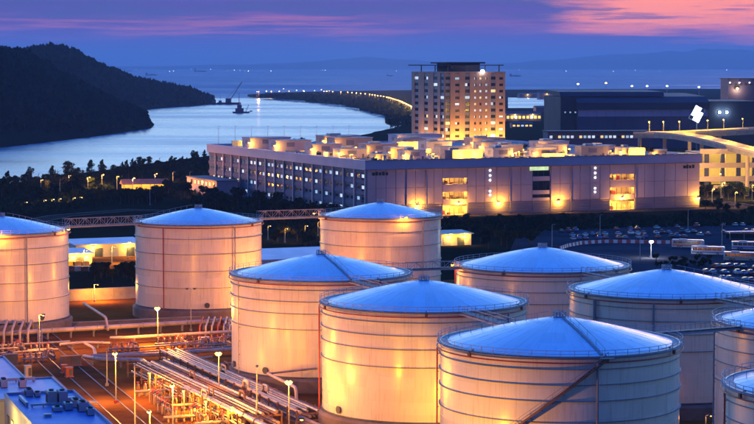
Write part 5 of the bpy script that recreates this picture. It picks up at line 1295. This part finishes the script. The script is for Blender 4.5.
# ---- causeway lamps, receding
cwp = [gp(*p) for p in cw_path]
acc = 30.0; k = 0
lp0 = None
for a, b in list(zip(cwp, cwp[1:]))[::-1]:
    Ls = (b - a).length; d = (a - b).normalized(); nn = Vector((-d.y, d.x, 0))
    while acc < Ls:
        p = b + d * acc + nn * 12; k += 1; acc += 66.0
        if k > 60: break
        if lp0 is None:
            lp0 = lamp_post(p, 11, 'first street lamp along the causeway from the hotel tower', 0, group='causeway street lamps', bs=3.6, bm=bulb_small, arm=(0, -1)); o = lp0
        else:
            o = copy_tree(lp0); o.location = p; o['label'] = '%s street lamp along the causeway from the hotel tower' % nth(k)
        o.rotation_euler = (0, 0, -PI / 2)
        if k % 3 == 1: light(o, (6, 0, 12), 60000, (1, .45, .10), 1.0)
    acc -= Ls
for i in range(12):
    x = rnd.uniform(252, 330); lamp_post(gp(x, rnd.uniform(95.2, 96.2)), rnd.uniform(9, 16), '%s lamp in the cluster at the causeway head' % nth(i + 1), 0, group='lamps at the causeway head', bs=rnd.uniform(2.5, 4.5), bm=rnd.choice((bulb_small, bulb_pink, bulb_cool)))
# ---- boats, crane, far lights
def barge(p, s, label):
    t = thing('work_barge', label, 'barge', p, R(12)); t.scale = (s, s, s)
    b = MB(); L2, W2 = 14, 5; b.v = [(-L2, -W2, 2.4), (L2, -W2, 2.4), (L2 + 2, 0, 3), (L2, W2, 2.4), (-L2, W2, 2.4), (-L2 + 1, -W2 * .8, -1), (L2 - 2, -W2 * .8, -1), (L2 - 1, 0, -1), (L2 - 2, W2 * .8, -1), (-L2 + 1, W2 * .8, -1)]
    b.f = [(0, 1, 2, 3, 4), (9, 8, 7, 6, 5)] + [(i, (i + 1) % 5 + 0, (i + 1) % 5 + 5, i + 5) for i in range(5)]; b.build('hull', hangar_roof, t)
    MB().b2(-9, 4, -3.4, 3.4, 2.4, 8).build('deckhouse', navy, t); MB().b2(-6, 1, -2.6, 2.6, 8, 13).build('bridge', navy, t); MB().b2(-6.4, 1.4, -3, 3, 13, 13.5).build('bridge_roof', hangar_roof, t)
    MB().tube([(-3, 0, 13), (-3, 0, 34)], [.6, .25], 6).build('mast', dark_steel, t)
    for k in range(4): MB().b2(-5.6 + k * 1.7, -4.4 + k * 1.7, -2.7, -2.62, 10, 12).build('window', glass_dark, t)
    MB().bar((8, 0, 2.4), (13, 0, 14), .8).build('derrick', dark_steel, t)
    return t
barge(gp(241, 113, SEA_Z), .95, 'dark work barge with a tall mast in the harbour mouth')
MB().lathe([(.02, 2), (2, 1.2), (2.6, -1), (2, -2)], 10).build('mooring_buoy', dark_steel, loc=gp(251, 111.5, SEA_Z)); b_ = bpy.data.objects['mooring_buoy']; tag(b_, 'small dark mooring buoy beside the work barge', 'buoy')
cr = thing('crane_barge', 'small crane barge with a raised boom off the ridge tip', 'crane barge', gp(229, 104.5, SEA_Z), R(-8))
MB().b2(-22, 22, -8, 8, -1, 4).build('hull', hangar_roof, cr); MB().b2(-6, 4, -4, 4, 4, 12).build('cab', navy, cr)
bm2 = MB()
for y in (-1.4, 1.4): bm2.bar((2, y, 8), (26, y * .2, 44), .9)
for k in range(6): f0 = k / 6; bm2.bar((2 + 24 * f0, -1.4 * (1 - f0 * .8), 8 + 36 * f0), (2 + 24 * (f0 + .16), 1.4 * (1 - f0 * .8), 8 + 36 * (f0 + .16)), .5)
bm2.build('boom', dark_steel, cr); MB().bar((-4, 0, 12), (26, 0, 44), .35).build('stay', dark_steel, cr)
for i, (x, w_) in enumerate(((206, 22), (215, 16), (221, 14))):
    t = thing('moored_boat', '%s small dark boat moored between the ridge tip and the crane' % nth(i + 1), 'boat', gp(x, 104.6, SEA_Z), R(5 + i * 9), 'boats off the ridge tip')
    b = MB(); h_ = w_ / 2; b.v = [(-h_, -3, 3), (h_ * .7, -3, 3), (h_, 0, 4), (h_ * .7, 3, 3), (-h_, 3, 3), (-h_, -2, -1), (h_ * .6, -2, -1), (h_ * .8, 0, -1), (h_ * .6, 2, -1), (-h_, 2, -1)]
    b.f = [(0, 1, 2, 3, 4), (9, 8, 7, 6, 5)] + [(j, (j + 1) % 5, (j + 1) % 5 + 5, j + 5) for j in range(5)]; b.build('hull', hangar_roof, t)
    MB().b2(-h_ * .6, h_ * .1, -2, 2, 3.02, 8).build('wheelhouse', navy, t); MB().tube([(-h_ * .2, 0, 8), (-h_ * .2, 0, 20)], .3, 5).build('mast', dark_steel, t)
def ship(x, y, s, label):
    p = gp(x, y, SEA_Z); t = thing('cargo_ship', label, 'ship', p, R(6), 'far ships'); t.scale = (s, s, s)
    b = MB(); b.v = [(-50, -8, 7), (46, -8, 7), (58, 0, 9), (46, 8, 7), (-50, 8, 7), (-46, -6, -1), (44, -6, -1), (50, 0, -1), (44, 6, -1), (-46, 6, -1)]
    b.f = [(0, 1, 2, 3, 4), (9, 8, 7, 6, 5)] + [(j, (j + 1) % 5, (j + 1) % 5 + 5, j + 5) for j in range(5)]; b.build('hull', hangar_roof, t)
    MB().b2(-46, -30, -7, 7, 7, 24).build('deckhouse', navy, t); MB().b2(-20, 36, -7, 7, 7, 12).build('cargo', rust_steel, t); MB().tube([(-38, 0, 24), (-38, 0, 36)], .8, 5).build('mast', dark_steel, t)
ship(151, 75.5, .9, 'dark cargo ship beyond the ridge'); ship(515, 76.5, .8, 'dark cargo ship beside the tower top'); ship(200, 71.8, 1.6, 'long faint ship in the haze beyond the ridge'); ship(128, 71.3, 1.2, 'faint ship near the white shore lights'); ship(390, 76.0, .5, 'tiny far ship between causeway and tower')
rl_ = random.Random(77)
for i, x in enumerate(sorted(rl_.uniform(118, 754) for _ in range(30))):
    y = rl_.uniform(69.4, 72.0); p = gp(x, y, SEA_Z)
    o = MB().lathe([(.02, -4), (3.4, -2), (4, 0), (3.4, 2), (.02, 4)], 6).lathe([(.02, -8), (.8, -8), (.8, -4)], 5).build('shore_light', bulb_cool if i % 3 else bulb_pink, loc=(p.x, p.y, SEA_Z + 8)); s_ = p.y / 26000 * rl_.uniform(.5, 1.2); o.scale = (s_, s_, s_)
    tag(o, '%s tiny far light on the hazy shore, from the ridge' % nth(i + 1), 'light', 'far shore lights')
for i, (x, y) in enumerate(((103, 69.8), (108, 69.5), (111.5, 70.2), (113, 71))):
    p = at(x, y - .6, 4200); t = thing('ridge_lamp', '%s white lamp on the ridge crest, counted down the slope' % nth(i + 1), 'lamp', (p.x, p.y, p.z - 8), 0, 'lamps on the ridge crest')
    MB().tube([(0, 0, -10), (0, 0, 8)], .5, 5).build('pole', dark_steel, t); MB().lathe([(.02, -2), (2.6, -1), (3.0, 0), (.02, 2)], 8, (0, 0, 8)).build('bulb', bulb_cool, t)

# ================================================================== trees
def crown_mesh(name, lobes, n_, size, m, seed, lean=0.0, wisp=0.0):
    r_ = random.Random(seed); b = MB()
    for (cx, cy_, cz, rx, ry, rz_) in lobes:
        for _ in range(n_):
            while True:
                p = Vector((r_.uniform(-1, 1), r_.uniform(-1, 1), r_.uniform(-1, 1)))
                if .25 < p.length < 1: break
            c = Vector((cx + p.x * rx, cy_ + p.y * ry, cz + p.z * rz_)); c.x += lean * max(0, c.z - 2) ** 1.3
            a = r_.uniform(0, 6.28); e = size * r_.uniform(.5, 1.2)
            ax = Vector((math.cos(a), math.sin(a), r_.uniform(-.5, .5))) * e; az = Vector((r_.uniform(-.6, .6) + wisp, r_.uniform(-.6, .6), .8)) * e * (1 + wisp)
            b.quad(c - ax * .6, c - az * .6, c + ax * .6, c + az * .7)
    return b.mesh(name, m)
def trunk_mesh(h, r0, limbs, seed, lean=0.0):
    r_ = random.Random(seed); b = MB(); pts = [(lean * max(0, z - 2) ** 1.3 + r_.uniform(-.08, .08), r_.uniform(-.08, .08), z) for z in [h * k / 5 for k in range(6)]]
    b.tube(pts, [r0 * (1 - .75 * k / 5) for k in range(6)], 7)
    for k in range(limbs):
        f = r_.uniform(.35, .85); z = h * f; a = 6.28 * k / limbs + r_.uniform(-.3, .3); L_ = h * r_.uniform(.22, .4); x0 = lean * max(0, z - 2) ** 1.3
        p1 = Vector((x0 + math.cos(a) * L_, math.sin(a) * L_, z + L_ * .7)); b.tube([(x0, 0, z), (Vector((x0, 0, z)) + p1) / 2 + Vector((0, 0, L_ * .08)), p1], [r0 * .4, r0 * .25, r0 * .1], 5)
    return b.mesh('trunk', bark)
def lobes_round(seed, h, w, n_):
    r_ = random.Random(seed); out = []
    for k in range(n_):
        a = r_.uniform(0, 6.28); q = w * r_.uniform(.1, .62); z = h * r_.uniform(.38, .84); s_ = w * r_.uniform(.28, .46)
        out.append((math.cos(a) * q, math.sin(a) * q, z, s_, s_, s_ * .75))
    return out
def lobes_tall(seed, h, w, n_):
    r_ = random.Random(seed); out = []
    for k in range(n_):
        f = k / (n_ - 1); s_ = w * (1 - .5 * f) * r_.uniform(.45, 1.1); out.append((r_.uniform(-.75, .75) * s_, r_.uniform(-.75, .75) * s_, h * (.22 + .70 * f) + r_.uniform(-.5, .5), s_ * .75, s_ * .75, h * .085))
    return out
TV = []
for k in range(4): TV.append((crown_mesh('crown', lobes_round(k, 8, 3.6, 9), 120, .55, leaf if k % 2 else leaf2, k), trunk_mesh(6, .26, 6, k)))
TW_ = []
for k in range(6):
    ln = (.03, .10, .05, .14, .07, .0)[k]; TW_.append((crown_mesh('crown', lobes_tall(k + 9, (13, 12, 14, 11, 13, 9)[k], (3.2, 4.2, 2.8, 3.4, 4.6, 4.4)[k], 14), 110, .42, leaf, k + 20, ln, .4), trunk_mesh(11, .24, 7, k, ln)))
rt = random.Random(99)
pending = {}
def tree(var, p, s, label, group, name='broadleaf_tree', sz=None):
    c, tk = var; t = thing(name, label, 'tree', p, rt.uniform(0, 6.28) if name != 'windswept_tree' else rt.uniform(-.9, .9), group)
    z = s if sz is None else sz; t.scale = (s, s, z); ob('crown', c, t); ob('trunk', tk, t)
    if not label.split()[0].endswith(('st', 'nd', 'rd', 'th')): pending.setdefault(label, []).append(t)
    return t
# shoreline row, bent by the wind
N_S = 76
for i in range(N_S):
    f = i / (N_S - 1); x = lerp(-12, 222, f) + rt.uniform(-2, 2); ysh = interp([(-20, 194), (0, 191), (60, 182), (130, 172), (200, 163), (230, 161)], x) + rt.uniform(1.5, 7.5)
    s = rt.uniform(.6, 1.05) * (1.25 if i in (17, 24, 25, 40, 41, 52) else 1)
    if i % 7 == 3: s *= .6
    tree(TW_[rt.randrange(6)], gp(x, ysh), s * rt.uniform(.95, 1.35), '%s windswept tree from the picture edge along the shore' % nth(i + 1), 'windswept shoreline trees', 'windswept_tree', s * rt.uniform(.8, 1.1))
# park trees and bushes below them
for i in range(60):
    x = rt.uniform(-8, 205); y = rt.uniform(192, 209) - x * .05
    if 100 < x < 165: y = rt.uniform(180, 184) if i % 2 else rt.uniform(199, 206)
    tree(TV[i % 4], gp(x, y), rt.uniform(.75, 1.25), '%s dark round tree in the shoreline park, counted as planted' % nth(i + 1) if False else 'dark round tree in the shoreline park behind the tall tanks', 'dark round trees in the shoreline park')
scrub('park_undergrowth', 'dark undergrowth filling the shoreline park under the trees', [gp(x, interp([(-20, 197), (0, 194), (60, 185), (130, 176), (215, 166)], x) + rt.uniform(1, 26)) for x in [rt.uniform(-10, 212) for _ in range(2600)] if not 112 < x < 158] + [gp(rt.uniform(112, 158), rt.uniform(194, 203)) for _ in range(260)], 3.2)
scrub('tank_side_undergrowth', 'dark undergrowth between the tall tanks and the warehouse side', [gp(x, interp([(195, 210), (260, 214), (320, 222), (372, 228)], x) + rt.uniform(-14, 14)) for x in [rt.uniform(190, 375) for _ in range(1500)]], 2.6)
scrub('hedge_undergrowth', 'dark clipped undergrowth in the hedge line before the warehouse', [gp(x, interp([(436, 226), (520, 225), (620, 222), (762, 218)], x) + rt.uniform(-2, 7)) for x in [rt.uniform(436, 765) for _ in range(1700)]], 2.0)
# clump between the tall tanks and beside the warehouse
for i in range(34):
    x = rt.uniform(205, 372); y = interp([(200, 208), (260, 214), (320, 222), (372, 228)], x) + rt.uniform(-7, 6)
    tree(TV[(i * 3) % 4], gp(x, y), rt.uniform(.9, 1.35), 'dark round tree between the tall tanks and the warehouse side', 'trees beside the warehouse side')
for i in range(14):
    x = rt.uniform(262, 330); y = rt.uniform(232, 252)
    tree(TV[2], gp(x, y), rt.uniform(.6, .95), 'orange-tinged small tree behind the wide lilac-roofed shed', 'small trees behind the wide shed')
for i, (x, y) in enumerate(((268, 240), (285, 243), (305, 240), (318, 236))): lamp_post(gp(x, y), 5.5, '%s orange lamp among the small trees behind the wide shed' % nth(i + 1), 1500, group='lamps among small trees', bs=.5, bm=bulb_small, color=(1, .45, .06))
for i in range(15):
    x = rt.uniform(88, 138); tree(TV[i % 4], gp(x, rt.uniform(275, 284)), rt.uniform(.45, .75), 'dark low tree behind the orange-lit bund wall', 'low trees behind the bund wall')
# long hedge line in front of the warehouse
for i in range(74):
    f = i / 73; x = lerp(436, 762, f) + rt.uniform(-2, 2); y = interp([(436, 226), (520, 225), (620, 222), (762, 218)], x) + rt.uniform(-1, 6)
    tree(TV[(i * 7) % 4], gp(x, y), rt.uniform(.42, .72), '%s low tree from the hotel side in the hedge line before the warehouse' % nth(i + 1), 'hedge line before the warehouse')
for i in range(20):
    x = rt.uniform(446, 545); y = rt.uniform(230, 250); tree(TV[i % 4], gp(x, y), rt.uniform(.6, 1.1), 'dark round tree behind the shaded tank, beside the yellow-lit hut', 'trees beside the yellow-lit hut')
for i in range(34):
    x = rt.uniform(655, 712); y = rt.uniform(261, 269); tree(TV[i % 4], gp(x, y), rt.uniform(.22, .42), 'dark bushy tree behind the roof peak near the floodlight', 'bushy trees near the floodlight')
for i in range(30):
    x = rt.uniform(702, 765); y = rt.uniform(188, 200); tree(TV[(i * 3) % 4], gp(x, y), rt.uniform(.7, 1.1), 'dark round tree below the glowing ramp decks', 'trees below the ramp')
for i in range(12):
    x = rt.uniform(703, 765); y = rt.uniform(207, 214) + (x - 703) * .08; tree(TV[(i * 3) % 4], gp(x, y), rt.uniform(.5, .8), 'dark round tree between the ramp street and the parking lot', 'trees by the ramp street')
for i, (x, y) in enumerate(((60, 250), (66, 254), (84, 244), (90, 252), (158, 12), (150, 14), (163, 16))):
    p = WM @ Vector((x, y, 25.42)) if i > 3 else WM @ Vector((36 + i * 5, 190 + i * 6, 25.42)); tree(TV[i % 4], p, .6, '%s potted tree on the warehouse roof from the sea end' % nth(i + 1), 'roof garden trees')
for i in range(20):
    x = rt.uniform(385, 440); tree(TV[i % 4], gp(x, rt.uniform(124, 131)), rt.uniform(1.1, 1.8), 'dark tree on the far bank beside the hotel tower', 'trees on the far bank')

for lab, ts in pending.items():      # number each clump from the headland side
    ts.sort(key=lambda o: o.location.x / o.location.y)
    for i, t in enumerate(ts): t['label'] = '%s %s, from the headland side' % (nth(i + 1), lab)
# ================================================================== air
hz = MB().b2(-30000, 30000, -400, 60000, -7, 420).build('haze', None, kind='stuff')
hm = bpy.data.materials.new('haze_air'); hm.use_nodes = True; t = hm.node_tree; t.nodes.clear()
pv_ = t.nodes.new('ShaderNodeVolumePrincipled'); om = t.nodes.new('ShaderNodeOutputMaterial'); t.links.new(pv_.outputs[0], om.inputs['Volume'])
pv_.inputs['Color'].default_value = (.45, .64, 1.0, 1); pv_.inputs['Density'].default_value = 4.0e-5; pv_.inputs['Anisotropy'].default_value = .2
pv_.inputs['Density Attribute'].default_value = ''
hz.data.materials.append(hm); hz['label'] = 'thin blue evening haze over the harbour'; hz['category'] = 'haze'
